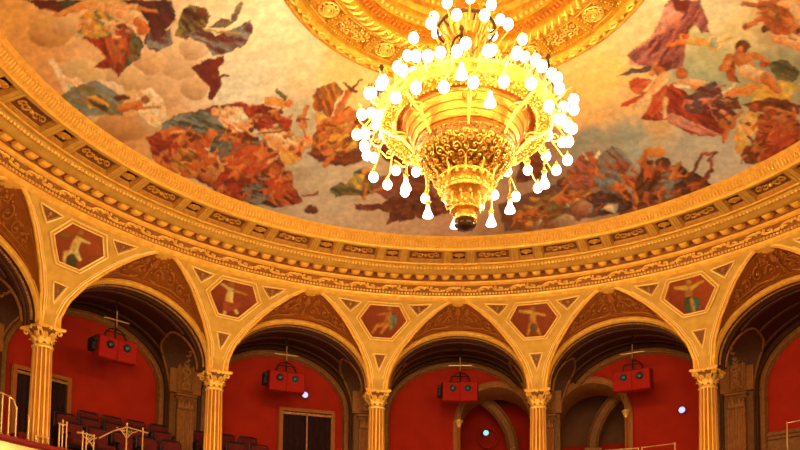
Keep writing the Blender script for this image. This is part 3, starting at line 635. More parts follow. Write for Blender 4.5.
# leaf band
b = MB()
for t in orn(TA, TB, ST_/42, CT[3]):
    b.tube([P(t, 7.12, 9.128), P(t, 7.06, 9.148), P(t, 6.99, 9.208)], [.008, .023, .006], seg=5)
    b.ball(P(t, 7.132, 9.116), .016, 5, 3)
b.build('leaf_row', M['bright_gold'], cornice)
b = MB()
for t in orn(TA, TB, ST_/42, CT[3] + ST_/84):
    b.ball(P(t, 6.972, 9.218), .024, 5, 3)
b.build('bead_row', M['bright_gold'], cornice)

# coffered soffit
PER = ST_/2
sq_h, rc0, rc1 = .025, .0445, PER - .0445
rA, rB = 7.66, 7.235
sof = MB()


def soff_pt(t, r, d=0.0):
    return P(t, r, zl(r) + d)


def arc_cells(bm, t0, t1, r0, r1, n, d=0.0):
    bm.grid([[soff_pt(t0 + (t1 - t0)*i/n, r, d) for r in (r0, r1)] for i in range(n + 1)])


def coffer(t0, t1, deep, parent, gmat):
    f = MB(); n = max(3, int((t1 - t0)/.012))
    steps = [(0, 0), (.018, .0), (.018, .018), (.036, .018), (.036, .040), (.050, .040), (.055, deep)]
    rings = []
    for ins, d in steps:
        dt = ins/7.45
        a0, a1, q0, q1 = t0 + dt, t1 - dt, rA - ins, rB + ins
        ring = [soff_pt(a0 + (a1 - a0)*i/n, q0, d) for i in range(n + 1)] + [soff_pt(a1, q0 + (q1 - q0)*.5, d)] + \
               [soff_pt(a1 + (a0 - a1)*i/n, q1, d) for i in range(n + 1)] + [soff_pt(a0, q0 + (q1 - q0)*.5, d)]
        rings.append(ring)
    f.grid(rings, wv=True)
    o = f.build('coffer', M['coffer_frame'], parent, smooth=False)
    g = MB(); dt = .055/7.45
    g.grid([[soff_pt(t0 + dt + (t1 - t0 - 2*dt)*i/n, r, deep) for r in (rA - .055, rB + .055)] for i in range(n + 1)])
    g.build('panel_ground', gmat, o)
    return o


def rosette_bm(r, petals=8):
    f = MB()
    for ring, (rr, zz, n, ps) in enumerate(((.72, .012, petals, .36), (.42, .028, petals - 2, .26))):
        for k in range(n):
            a = 2*PI*k/n + ring*.4
            f.ball((r*rr*cos(a), r*rr*sin(a), -zz), r*ps, 6, 4, sc=(1, 1, .45))
    f.ball((0, 0, -.045), r*.22, 8, 5)
    f.tube([(r*1.02*cos(a), r*1.02*sin(a), -.004) for a in [2*PI*k/16 for k in range(16)]], r*.09, seg=5, closed=True)
    return f


ros0 = None
sqs = orn(-1.44, 1.14, PER, CT[3])
for t in sqs:
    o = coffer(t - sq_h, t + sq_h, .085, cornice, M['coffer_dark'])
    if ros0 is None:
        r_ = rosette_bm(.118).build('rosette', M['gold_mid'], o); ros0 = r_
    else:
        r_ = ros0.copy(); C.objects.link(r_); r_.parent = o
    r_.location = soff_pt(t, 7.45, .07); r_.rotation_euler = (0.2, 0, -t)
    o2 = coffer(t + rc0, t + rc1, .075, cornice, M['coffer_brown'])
    g = MB(); tc_ = t + PER/2

    def Q(u, v, n=.0):
        return soff_pt(tc_ + u/7.45, 7.45 + v, .06 - n)
    g.ball(Q(0, 0, .01), .04, 7, 4)
    for sg in (-1, 1):
        for st in (0, 1):
            c0 = sg*(.10 + .15*st)
            g.tube([Q(c0 + sg*.07*(1 - k/12)*cos(k*.62 + PI*st), (1 - 2*st)*.085*(1 - k/12)*sin(k*.62 + .4)) for k in range(11)],
                   [.021 - .001*k for k in range(11)], seg=4)
        g.tube([Q(sg*.03, .0), Q(sg*.14, -.05), Q(sg*.24, .05), Q(sg*.31, 0)], [.012, .012, .01, .004], seg=4)
    g.build('scroll_relief', M['gold_mid'], o2)
    # ribs between coffers: three fillets
    for (a0, a1) in ((t + sq_h, t + rc0), (t + rc1, t + PER - sq_h)):
        arc_cells(sof, a0, a1, rA, rB, 2)
        for q in (.3, .7):
            ta = a0 + (a1 - a0)*q
            sof.tube([soff_pt(ta, rA + .01, -.004), soff_pt(ta, rB - .01, -.004)], .018, seg=5)
lo, hi = sqs[0] - sq_h, sqs[-1] + PER - sq_h
arc_cells(sof, lo, hi, 7.705, rA, 300); arc_cells(sof, lo, hi, rB, 7.20, 300)
arc_cells(sof, hi, lo + 2*PI, 7.705, 7.20, 260)
sof.build('coffered_soffit', M['cream'], cornice, smooth=False)
MB().revolve([(7.67, 8.992), (7.665, 8.975), (7.64, 8.975), (7.635, 9.0)], -PI, PI, 400).build('soffit_fillet', M['gold'], cornice)
# hidden upper closing of the ring
MB().revolve([(9.2, 8.50), (9.2, 9.9), (6.865, 9.9), (6.865, 9.45)], -PI, PI, 160).build('ring_backing', M['cream'], cornice)

# ------------------------------------------------------------------ central gilded ring
OP = [(2.86, 10.02), (2.835, 9.96), (2.80, 9.93), (2.77, 9.935), (2.755, 9.95), (2.73, 9.935), (2.66, 9.90), (2.60, 9.93), (2.58, 9.955)]
oc = MB().revolve(OP, -PI, PI, 220).build('trim_2', M['oculus']); struct(oc, 'gilded ring of coffers and leaf mouldings around the ceiling centre')
OC1, OC0 = 2.555, 2.045
oz = 9.955
OPH, OPS = -.075, .5386
pan = MB()


def op(t, r, d=0.0):
    return P(t, r, oz + d)


def oc_coffer(t0, t1, name_mat, deep=.06):
    f = MB(); n = max(4, int((t1 - t0)/.03)); rings = []
    for ins, d in ((0, 0), (.02, 0), (.02, .015), (.05, .015), (.05, .03), (.065, .03), (.065, deep)):
        dt = ins/2.3; a0, a1, q0, q1 = t0 + dt, t1 - dt, OC1 - .02 - ins, OC0 + .02 + ins
        rings.append([op(a0 + (a1 - a0)*i/n, q0, d) for i in range(n + 1)] + [op(a1 + (a0 - a1)*i/n, q1, d) for i in range(n + 1)])
    f.grid(rings, wv=True)
    o = f.build('coffer', M['oculus'], oc, smooth=False)
    g = MB(); dt = .065/2.3
    g.grid([[op(t0 + dt + (t1 - t0 - 2*dt)*i/n, r, deep) for r in (OC1 - .085, OC0 + .085)] for i in range(n + 1)])
    g.build('panel_ground', name_mat, o)
    q = MB()
    for k in range(40):                                  # beaded frame
        u = k/40
        a0, a1, q0, q1 = t0 + .035/2.3, t1 - .035/2.3, OC1 - .055, OC0 + .055
        if u < .35: p = op(a0 + (a1 - a0)*u/.35, q0, .008)
        elif u < .5: p = op(a1, q0 + (q1 - q0)*(u - .35)/.15, .008)
        elif u < .85: p = op(a1 + (a0 - a1)*(u - .5)/.35, q1, .008)
        else: p = op(a0, q1 + (q0 - q1)*(u - .85)/.15, .008)
        q.ball(p, .014, 5, 3)
    q.build('beading', M['bright_gold'], o)
    return o


osq = .098
for k in range(-4, 5):
    t = OPH + k*OPS
    o = oc_coffer(t - osq, t + osq, M['orange'])
    q = MB(); q.tube([((.035 + .085*m/26)*cos(m*.55), (.035 + .085*m/26)*sin(m*.55), -.02) for m in range(27)], .016, seg=5); q.ball((0, 0, -.02), .035, 8, 5)
    q.tube([(.155*cos(a), .155*sin(a), -.01) for a in [2*PI*m/24 for m in range(24)]], .014, seg=5, closed=True)
    for m in range(10): q.ball((.132*cos(m*.628), .132*sin(m*.628), -.01), .024, 5, 3)
    r_ = q.build('rosette', M['bright_gold'], o); r_.location = op(t, 2.30, .03); r_.rotation_euler = (0, 0, -t)
    if k < 4:
        a0, a1 = t + osq + .015, t + OPS - osq - .015
        o = oc_coffer(a0, a1, M['chand'])
        g = MB(); tc_ = (a0 + a1)/2

        def Q(u, v, n=.0):
            return op(tc_ + u/2.3, 2.30 + v, .035 - n)
        for sg in (-1, 1):
            for j, (cx, cy, rr) in enumerate(((.10, .06, .06), (.11, -.07, .055), (.22, .05, .055), (.23, -.06, .05), (.02, 0, .05))):
                g.tube([Q(sg*(cx + rr*(1 - m/12)*cos(m*.7 + j)), cy + rr*(1 - m/12)*sin(m*.7 + j)) for m in range(10)], .012, seg=4)
            for cx, cy in ((.16, 0), (.06, .11), (.06, -.12), (.17, .12), (.17, -.12), (.28, 0)):
                g.ball(Q(sg*cx, cy), .022, 5, 3)
        g.build('scroll_relief', M['bright_gold'], o)
pan.revolve([(2.58, 9.955), (OC1 - .02, oz)], -PI, PI, 160); pan.revolve([(OC0 + .02, oz), (2.0, oz)], -PI, PI, 160)
for k in range(-4, 4):
    t = OPH + k*OPS
    for a, c in ((t + osq, t + osq + .015), (t + OPS - osq - .015, t + OPS - osq)):
        pan.grid([[op(q, OC1 - .02), op(q, OC0 + .02)] for q in (a, c)])
e1 = OPH + 4*OPS + osq; e0 = OPH - 4*OPS - osq + 2*PI
pan.grid([[op(e1 + (e0 - e1)*i/20, OC1 - .02), op(e1 + (e0 - e1)*i/20, OC0 + .02)] for i in range(21)])
pan.build('coffer_band', M['oculus'], oc, smooth=False)
b = MB()                                                 # laurel with berries on the outer roll
for k in range(120):
    t = 2*PI*k/120
    if k % 3 == 0: b.ball(P(t, 2.665, 9.892), .036, 7, 4)
    else:
        sg = 1 if k % 3 == 1 else -1
        b.tube([P(t - sg*.01, 2.665, 9.895), P(t + sg*.015, 2.70, 9.905), P(t + sg*.045, 2.725, 9.925)], [.012, .024, .005], seg=5)
        b.tube([P(t - sg*.01, 2.665, 9.895), P(t + sg*.015, 2.63, 9.905), P(t + sg*.045, 2.605, 9.925)], [.012, .024, .005], seg=5)
b.build('laurel_wreath', M['bright_gold'], oc)
IP = [(2.0, oz), (1.985, 9.92), (1.93, 9.875), (1.86, 9.87), (1.80, 9.91), (1.785, 9.95), (1.78, 10.02), (1.70, 10.04), (1.69, 10.10), (1.62, 10.12),
      (1.60, 10.09), (1.55, 10.085), (1.52, 10.12), (1.50, 10.17), (1.40, 10.20), (1.38, 10.25), (1.33, 10.26), (1.30, 10.23), (1.25, 10.24), (1.22, 10.29),
      (1.0, 10.42), (.7, 10.54), (.4, 10.60), (0.02, 10.62)]
MB().revolve(IP, -PI, PI, 160).build('stepped_inner_dome', M['oculus'], oc)
b = MB()
for k in range(84):
    t = 2*PI*k/84; z_ = 9.872
    b.tube([P(t, 1.99, 9.90), P(t + .02, 1.93, z_ - .012), P(t + .05, 1.86, z_ - .01), P(t + .07, 1.80, 9.895)], [.012, .026, .026, .01], seg=5)
    b.ball(P(t + .02, 1.90, z_ - .02), .022, 5, 3)
b.build('acanthus_roll', M['bright_gold'], oc)
b = MB()
for k in range(150):
    t = 2*PI*k/150
    b.box(P(t, 1.735, 10.02), Vector((cos(t), -sin(t), 0))*.018, Vector((sin(t), cos(t), 0))*.035, Vector((0, 0, .03)))
b.build('dentil_row', M['orange'], oc, smooth=False)
b = MB()
for k in range(100):
    t = 2*PI*k/100
    b.ball(P(t, 1.575, 10.075), .034, 6, 4)
for k in range(90):
    t = 2*PI*k/90
    b.ball(P(t, 1.275, 10.222), .032, 6, 4)
b.build('bead_row', M['bright_gold'], oc)
b = MB()
for j in range(7):
    rr = 1.18 - j*.13; hh = float(np.interp(rr, [.0, .4, .7, 1.0, 1.22], [10.62, 10.60, 10.54, 10.42, 10.29])); n = int(rr*52) + 6
    for k in range(n):
        t = 2*PI*(k + .5*(j % 2))/n
        b.ball(P(t, rr, hh - .01), .062, 6, 4, sc=(1, 1, .6))
b.build('scale_relief', M['bright_gold'], oc)
# ------------------------------------------------------------------ arcade wall: spandrels, lunettes, round arches
EH = [6.72, 6.905, 7.233, 7.32, 7.66, 7.96, 8.16, 8.36, 8.46, 8.56]
ED = [.0215, .0217, .0301, .0334, .0558, .0858, .1108, .1446, .167, .1996]
R0A = 9.86


def covR(h):
    u = max(0., min(1., (h - 6.72)/1.85)); return R0A - 1.37*u**1.6


def SP(t, h, n=0.0):
    d = (covR(h + .01) - covR(h - .01))/.02; L = math.hypot(1, d)
    return P(t, covR(h) - n/L, h + n*d/L)


WA, HS, RS = .178, 6.80, 1.42


def AP(mid, phi, off, R):
    k = R/R0A
    return P(mid - (WA*R - off)/R*cos(phi), R, HS + (RS*k - off)*sin(phi))


HLO = 3.9


def arch_path(mid, off, R, n=44, down=None, ph0=0.0, ph1=PI):
    out = []
    if down is not None:
        out.append((P(mid - (WA*R - off)/R*cos(ph0), R, down)))
    out += [AP(mid, ph0 + (ph1 - ph0)*i/n, off, R) for i in range(n + 1)]
    if down is not None:
        out.append((P(mid - (WA*R - off)/R*cos(ph1), R, down)))
    return out


def sweep_arch(bm, mid, prof, n=44, down=None, ph0=0.0, ph1=PI):
    bm.grid([arch_path(mid, off, R, n, down, ph0, ph1) for off, R in prof])


wall_front = MB()
for t in CT:                                     # pier bases behind the capitals
    wall_front.box(P(t, 10.06, 6.76), Vector((cos(t), -sin(t), 0))*.212, Vector((sin(t), cos(t), 0))*.19, Vector((0, 0, .04)))
wf = wall_front.build('wall_front', M['rib'], smooth=False)
struct(wf, 'arcade of coved spandrels and round arches carried by the gilded columns')
hh = [6.72 + 1.84*i/56 for i in range(57)]
for t in CT:
    b = MB()
    b.grid([[SP(t + smooth_interp(EH, ED, h)*q, h) for q in [-1 + .125*i for i in range(17)]] for h in hh])
    sp = b.build('spandrel', M['cream'], wf)
    g = MB()
    for s in (-1, 1):
        hx = [6.72 + (8.50 - 6.72)*i/40 for i in range(41)]
        g.tube([SP(t + s*smooth_interp(EH, ED, h), h, .012) for h in hx], .034, seg=6)
        e = lambda h: max(.004, smooth_interp(EH, ED, h) - .0075)
        f2 = MB()
        f2.tube([SP(t + s*e(h), h, .018) for h in hx], .016, seg=5)
        e2 = lambda h: smooth_interp(EH, ED, h) - .0125
        f2.tube([SP(t + s*e2(h), h, .014) for h in [7.0 + (8.38 - 7.0)*i/30 for i in range(31)]], .013, seg=4)
        f2.build('spandrel_fillet', M['fillet'], sp)
    g.build('spandrel_moulding', M['gold'], sp)
    tri = [[(-.017, 7.52), (.017, 7.52), (0, 7.16)]] + [[(s*.064, 8.435), (s*.128, 8.462), (s*.091, 8.26)] for s in (-1, 1)]
    for pts in tri:
        cx = sum(p[0] for p in pts)/3; cy = sum(p[1] for p in pts)/3
        f = MB()
        f.tube([SP(t + pts[q][0] + (pts[(q + 1) % 3][0] - pts[q][0])*m/8, pts[q][1] + (pts[(q + 1) % 3][1] - pts[q][1])*m/8, .022) for q in range(3) for m in range(8)], .018, seg=5, closed=True)
        ins = [(cx + (a - cx)*.78, cy + (h - cy)*.78) for a, h in pts]
        f.tube([SP(t + a, h, .012) for a, h in ins], .006, seg=4, closed=True)
        tp = f.build('triangle_frame', M['fillet'], sp)
        g = MB(); n = 8; rows = []
        for i in range(n + 1):
            u = i/n; A = (pts[0][0] + (pts[2][0] - pts[0][0])*u, pts[0][1] + (pts[2][1] - pts[0][1])*u)
            B = (pts[1][0] + (pts[2][0] - pts[1][0])*u, pts[1][1] + (pts[2][1] - pts[1][1])*u)
            rows.append([SP(t + A[0] + (B[0] - A[0])*v/4, A[1] + (B[1] - A[1])*v/4, .010) for v in range(5)])
        g.grid(rows); g.build('triangle_ground', M['panel_brown'], tp)
        g = MB()
        for (u, v, r) in ((0, 0, .045), (.35, .12, .028), (-.35, .12, .028), (0, -.3, .026)):
            a = cx + u*(pts[1][0] - pts[0][0])*.8; h = cy - v*(pts[2][1] - pts[0][1])*.8
            if pts[0][0] == -.017: r *= .5
            g.ball(SP(t + a, h, .012), r, 6, 4)
        g.build('triangle_relief', M['old_gold'], tp)

# lunettes between the pointed outline and the round arch
NL = 40


def lun(mid, a, bq, n=0.0):
    """a in 0..1 along the arch, bq 0 at the round arch, 1 at the pointed outline"""
    ph = PI*a
    x0, y0, z0 = AP(mid, ph, -.055, 9.87)
    s = -1 if a < .5 else 1
    q = 1 - abs(2*a - 1)
    h = 6.80 + (8.56 - 6.80)*(sin(q*PI/2)**1.0)
    dt = .1996 - smooth_interp(EH, ED, h)
    x1, y1, z1 = SP(mid + s*dt, h, -.03)
    p = Vector((x0, y0, z0)).lerp(Vector((x1, y1, z1)), bq)
    if n:
        c = Vector(P(mid, 8.9, 7.2)); p = p + (c - p).normalized()*n
    return p


for bi, mid in enumerate(MT):
    b = MB()
    b.grid([[lun(mid, i/NL, j/8) for j in range(9)] for i in range(NL + 1)])
    l = b.build('lunette', M['lunette'], wf)
    g = MB()
    g.tube([lun(mid, .16 + .68*i/40, .14 + .0*i, .012) for i in range(41)], .012, seg=4)
    g.tube([lun(mid, .16 + .34*i/20, .88, .012) for i in range(21)], .012, seg=4)
    g.tube([lun(mid, .50 + .34*i/20, .88, .012) for i in range(21)], .012, seg=4)
    g.build('lunette_border', M['lunette_relief'], l)
    g = MB(); rr = random.Random(5)
    g.tube([lun(mid, .5, .18 + .6*i/8, .02) for i in range(9)], [.03, .045, .03, .02, .035, .05, .03, .02, .01], seg=6)
    for k in range(7):
        a = PI*(k/6); g.tube([lun(mid, .5, .52, .02), lun(mid, .5 + .018*cos(a), .58 + .10*sin(a), .04), lun(mid, .5 + .03*cos(a), .60 + .16*sin(a), .02)], [.02, .03, .006], seg=5)
    for s in (-1, 1):
        for (ca, cb, ra, rb, ph, tw) in ((.055, .40, .026, .17, 0, 1), (.115, .50, .026, .20, 2, -1), (.175, .46, .022, .20, 1, 1), (.225, .50, .017, .2, 3, -1), (.07, .68, .018, .10, 1, -1)):
            g.tube([lun(mid, .5 + s*(ca + ra*(1 - m/15)*cos(ph + tw*m*.62)), cb + rb*(1 - m/15)*sin(ph + tw*m*.62), .02) for m in range(14)],
                   [.026 - .0012*m for m in range(14)], seg=5)
            g.ball(lun(mid, .5 + s*ca, cb, .02), .04, 6, 4)
            for m in range(4):
                a = ph + m*1.6
                g.ball(lun(mid, .5 + s*(ca + ra*1.25*cos(a)), cb + rb*1.2*sin(a), .015), .028, 5, 3)
        g.tube([lun(mid, .5 + s*.03, .22, .02), lun(mid, .5 + s*.06, .17, .03), lun(mid, .5 + s*.13, .26, .02), lun(mid, .5 + s*.2, .30, .02), lun(mid, .5 + s*.26, .42, .02)], [.02, .024, .02, .018, .006], seg=5)
    g.build('lunette_relief', M['lunette_relief'], l)
    g = MB()
    sweep_arch(g, mid, [(-.075, 9.86), (-.07, 9.82), (-.045, 9.79), (-.03, 9.80), (-.015, 9.775), (.02, 9.775), (.035, 9.80), (.05, 9.82), (.055, 9.90)], down=6.73)
    am = g.build('arch_moulding', M['gold'], wf)
    g = MB()
    sweep_arch(g, mid, [(.055, 9.90), (.06, 9.93), (.045, 9.95), (.045, 10.07), (.06, 10.09), (.075, 10.10), (.08, 10.16), (.10, 10.18), (.10, 10.26)], down=6.73)
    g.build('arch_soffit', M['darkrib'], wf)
    g = MB()
    for k in range(92):
        g.ball(AP(mid, PI*(k + .5)/92, .062, 10.01), .033, 6, 4)
    g.build('bead_string', M['old_gold'], am)

# ------------------------------------------------------------------ gallery vaults and rear wall
def cross_h(R):          # arch between a column and the rear pier
    q = (R - 11.28)/1.02
    return 6.80 + 1.0*math.sqrt(max(0., 1 - q**4))


def ph_start(R, off=.10):
    return math.asin(min(1, max(0, (cross_h(R) - HS)/(RS*R/R0A - off))))


RV = [10.26 + (12.30 - 10.26)*(.5 - .5*cos(PI*i/18)) for i in range(19)]
gv = MB()
for mid in MT:
    gv.grid([[AP(mid, ph_start(R) + (PI - 2*ph_start(R))*i/40, .10, R) for i in range(41)] for R in RV + [12.34]])
for i in range(5):
    pass
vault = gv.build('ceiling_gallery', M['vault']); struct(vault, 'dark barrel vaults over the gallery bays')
for i in range(5):
    def CS(R, u, n=0.0):
        p = Vector(AP(MT[i], PI - ph_start(R), .10, R)).lerp(Vector(AP(MT[i + 1], ph_start(R), .10, R)), u)
        return p - Vector((0, 0, n))
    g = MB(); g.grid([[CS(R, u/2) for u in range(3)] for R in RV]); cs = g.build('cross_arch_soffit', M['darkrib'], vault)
    g = MB()
    for R in RV[9:18]:
        R_ = R + .02
        for k in range(2): g.tube([CS(R_, .5) + Vector((.07*(1 - m/9)*cos(m*.8 + PI*k), -.02, .07*(1 - m/9)*sin(m*.8 + PI*k))) for m in range(8)], .016, seg=4)
        g.ball(CS(R_, .5, .02), .03, 5, 3)
    g.build('soffit_relief', M['old_gold'], cs)
for mid in MT:
    g = MB()
    for rr_ in (10.42, 11.25, 12.02):
        p0 = ph_start(rr_) - .03 if rr_ > 10.5 else ph_start(rr_ + .09)
        sweep_arch(g, mid, [(.10, rr_ - .07), (.13, rr_ - .06), (.135, rr_ - .02), (.135, rr_ + .02), (.13, rr_ + .06), (.10, rr_ + .07)], ph0=p0, ph1=PI - p0)
    g.build('vault_rib', M['darkrib'], vault)

for i in range(6):
    for (mid, a) in ((MT[i], 1), (MT[i], 0)):
        g = MB(); g.tube([AP(mid, PI - ph_start(R) if a else ph_start(R), .115, R) for R in RV], .03, seg=6); g.build('cross_arch_moulding', M['rib'], vault)
NI3, NI4 = (.068, .077), (.2762, .0728)     # arched openings: centre angle, half angle
NHS = 6.70


def niche_h(t, c, hw, R=12.5, off=0):
    q = max(0., 1 - ((t - c)/hw)**2); return NHS + (hw*12.5)*math.sqrt(q)


wb = MB()
for bi, mid in enumerate(MT):
    half = .176
    ts = [mid - half + 2*half*i/88 for i in range(89)]
    nic = NI3 if bi == 3 else NI4 if bi == 4 else None
    if nic:
        ts += [nic[0] - nic[1] + 2*nic[1]*i/60 for i in range(61)]
        ts = sorted(x for x in set(ts) if mid - half <= x <= mid + half)
    topf = lambda t: HS + (RS*12.5/R0A)*math.sqrt(max(0, 1 - ((t - mid)/WA)**2))
    for a, c in zip(ts[:-1], ts[1:]):
        m_ = (a + c)/2
        inside = nic and abs(m_ - nic[0]) < nic[1]
        if inside:
            lo_ = (niche_h(a, *nic), niche_h(c, *nic))
        else:
            lo_ = (HLO, HLO)
        wb.add([P(a, 12.5, lo_[0]), P(c, 12.5, lo_[1]), P(c, 12.5, topf(c) + .02), P(a, 12.5, topf(a) + .02)], [(0, 1, 2, 3)])
wall_back = wb.build('wall_back', M['redwall'], smooth=True); struct(wall_back, 'red fabric rear wall of the gallery under round arches')
for i, t in enumerate(CT):
    g = MB()
    ex, ey = Vector((cos(t), -sin(t), 0)), Vector((sin(t), cos(t), 0))
    g.box(P(t, 12.46, 5.38), ex*.36, ey*.15, Vector((0, 0, 1.48)))
    pier = g.build('pier', M['rib'], wall_back, smooth=False)
    g = MB(); g.box(P(t, 12.22, 7.46), ex*.40, ey*.04, Vector((0, 0, .68))); g.box(P(t, 12.19, 7.26), ex*.22, ey*.04, Vector((0, 0, .42)))
    p2 = g.build('pier_panel', M['pil'], wall_back, smooth=False)
    g = MB()
    for s in (-1, 1):
        g.tube([Vector(P(t, 12.125, 6.86 + .08*k)) + ex*s*(.09*sin(k*1.3) + .02) for k in range(10)], .03, seg=5)
    for k in range(6): g.ball(P(t, 12.12, 6.9 + .13*k), .035, 6, 4)
    g.tube([Vector(P(t, 12.13, 6.82)) + ex*.17, Vector(P(t, 12.13, 7.66)) + ex*.17, Vector(P(t, 12.13, 7.66)) - ex*.17, Vector(P(t, 12.13, 6.82)) - ex*.17], .014, seg=5, closed=True)
    g.build('pier_relief', M['old_gold'], p2)
for bi, mid in enumerate(MT):
    ph0, ph1 = 0.0, PI
    if bi == 3: ph1 = PI*.83
    if bi == 4: ph0 = PI*.17
    dn = HLO
    def dsw(prof, name, m_):
        g = MB()
        rows = []
        for off, R in prof:
            path = []
            if ph0 == 0: path.append(P(mid - (WA*R - off)/R, R, dn))
            path += [AP(mid, ph0 + (ph1 - ph0)*i/44, off, R) for i in range(45)]
            if ph1 == PI: path.append(P(mid + (WA*R - off)/R, R, dn))
            rows.append(path)
        g.grid(rows)
        return g.build(name, m_, wall_back)
    dsw([(.08, 12.34), (.10, 12.28), (.14, 12.27), (.16, 12.31), (.19, 12.31), (.21, 12.36), (.21, 12.40)], 'rear_arch_moulding', M['darkrib'])
    dsw([(.21, 12.40), (.22, 12.37), (.25, 12.36), (.33, 12.37), (.355, 12.40), (.36, 12.44), (.375, 12.45), (.38, 12.51)], 'rear_arch_band', M['rib'])

# arched openings in bays three and four
for bi, (c, hw) in enumerate((NI3, NI4)):
    g = MB(); rows = []
    for off, R in ((-.17, 12.49), (-.16, 12.44), (-.12, 12.43), (-.10, 12.45), (-.04, 12.45), (-.02, 12.42), (.01, 12.42), (.02, 12.46), (.02, 13.6)):
        w = hw*12.5 - off; path = [P(c - w/12.5, R, NHS - (.0 if True else 0))]
        path += [P(c - w/12.5*cos(PI*i/36), R, NHS + w*sin(PI*i/36)) for i in range(37)]
        rows.append(path)
    g.grid(rows)
    am = g.build('opening_archivolt', M['pil'], wall_back)
    outer = -1 if bi == 0 else 1           # the jamb away from the pier
    g = MB(); t = c + outer*(hw + .007)
    ex, ey = Vector((cos(t), -sin(t), 0)), Vector((sin(t), cos(t), 0))
    g.box(Vector(P(t, 12.46, 5.3)), ex*.10, ey*.04, Vector((0, 0, 1.4)))
    g.build('opening_jamb', M['jamb'], wall_back, smooth=False)
    g = MB(); g.box(Vector(P(c - outer*(hw + .002), 12.9, 5.3)), ex*.03, ey*.45, Vector((0, 0, 1.4)))
    g.build('opening_reveal', M['rib'], wall_back, smooth=False)
# chamber beyond the openings
g = MB(); g.revolve([(15.4, 3.9), (15.4, 8.7), (13.6, 8.7)], -.16, .52, 40)
for t in (-.16, .52): g.add([P(t, 13.6, 3.9), P(t, 15.4, 3.9), P(t, 15.4, 8.7), P(t, 13.6, 8.7)], [(0, 1, 2, 3)])
ch = g.build('passage_wall', M['niche'], wall_back, smooth=False)
g = MB(); g.revolve([(15.34, 3.9), (15.34, 6.55), (15.38, 6.62)], -.155, .515, 40); g.build('passage_dado', M['redwall'], ch)
g = MB(); g.revolve([(15.36, 6.4), (15.36, 8.0), (15.38, 8.0)], -.155, .14, 20); g.build('red_panel', M['redwall'], ch)
for bi, s in enumerate((-1, 1)):
    g = MB(); rows = []
    tc_ = CT[4] + s*.215; rad = 2.05
    for off, R in ((-.02, 14.3), (-.02, 14.16), (.03, 14.12), (.06, 14.16), (.22, 14.16), (.25, 14.12), (.30, 14.16), (.30, 14.3)):
        rows.append([P(tc_ - s*(rad - off)/14.2*cos(PI/2*i/24), R, 6.2 + (rad - off)*sin(PI/2*i/24)) for i in range(25)] +
                    [P(tc_, R, 6.2 + rad - off)])
    g.grid(rows); rb = g.build('passage_arch_rib', M['rib'], ch)
    g = MB(); t = tc_ - s*(rad - .14)/14.2
    g.box(P(t, 14.2, 6.18), (.24, .16, .04)); g.box(P(t, 14.22, 5.0), (.15, .1, 1.15)); g.ball(P(t, 14.1, 6.06), .1, 8, 5)
    g.build('rib_impost', M['pil'], rb, smooth=False)
g = MB(); g.tube([Vector(P(.048, 15.28, 6.95)) + Vector((cos(a)*.30, 0, sin(a)*.30)) for a in [2*PI*k/28 for k in range(28)]], .05, seg=6, closed=True)
g.build('round_wall_frame', M['redwall'], ch)

# doors
def door(n, tc_, hw, top, lab, mid_strip=True):
    ex, ey = Vector((cos(tc_), -sin(tc_), 0)), Vector((sin(tc_), cos(tc_), 0)); up = Vector((0, 0, 1))
    c = Vector(P(tc_, 12.42, 0)); w = hw*12.42
    def fr(g, w0, d, th):
        g.box(c + ex*-w0 + up*((top + HLO)/2), ex*th, ey*d, up*((top - HLO)/2 + th))
        g.box(c + ex*w0 + up*((top + HLO)/2), ex*th, ey*d, up*((top - HLO)/2 + th))
        g.box(c + up*top, ex*(w0 + th), ey*d*1.02, up*th)
    g = MB(); fr(g, w, .06, .045); fr(g, w + .05, .035, .02)
    root = g.build('door_%d' % n, M['jamb'], smooth=False); struct(root, lab)
    for s in (-1, 1):
        g = MB(); rows = []
        for z in (HLO, 5.2, top - .03):
            rows.append([c + ex*(s*w*(.02 + .96*i/24)) + ey*(.03 + .022*sin(i*1.3)) + up*z for i in range(25)])
        g.grid(rows); g.build('curtain', M['curtain'], root)
    if mid_strip:
        g = MB(); g.box(c - ey*.01 + up*((top + HLO)/2), ex*.018, ey*.02, up*((top - HLO)/2)); g.build('centre_strip', M['old_gold'], root, smooth=False)
        g = MB(); g.box(c - ey*.02 + up*(top - .10), ex*w, ey*.02, up*.03); g.build('transom', M['old_gold'], root, smooth=False)


door(1, -.348, .056, 6.80, 'gallery doorway hung with dark curtains, in the second full bay')
door(2, -.898, .052, 6.60, 'gallery doorway with orange frame behind the leftmost column')

# dado, floor, gallery deck, parapet, lower wall
g = MB(); g.revolve([(12.46, 3.9), (12.46, 5.60), (12.42, 5.62), (12.42, 5.70), (12.47, 5.72)], .60, 1.05, 40)
for k in range(5):
    ta = .63 + .085*k
    g.tube([P(ta, 12.43, 5.1), P(ta + .065, 12.43, 5.1), P(ta + .065, 12.43, 5.52), P(ta, 12.43, 5.52)], .015, seg=4, closed=True)
struct(g.build('trim_3', M['rib']), 'brown panelled dado along the right end of the gallery wall')
g = MB(); g.revolve([(9.62, 3.86), (12.6, 3.86)], -1.62, 1.2, 120)
struct(g.build('floor_gallery', M['carpet'], smooth=False), 'gallery floor')
g = MB(); g.revolve([(9.60, 3.55), (9.58, 3.62), (9.62, 3.66), (9.62, 3.97), (9.57, 4.01), (9.56, 4.09), (9.60, 4.12), (9.68, 4.13), (9.70, 3.9)], -1.62, 1.2, 160)
par = g.build('trim_4', M['parapet']); struct(par, 'cream moulded parapet of the gallery front')
g = MB(); g.revolve([(9.66, 4.11), (9.655, 4.20), (9.68, 4.26), (9.73, 4.28), (9.78, 4.26), (9.80, 4.20), (9.80, 3.9)], -1.62, 1.2, 160)
g.build('velvet_armrest', M['velvet'], par)
g = MB()
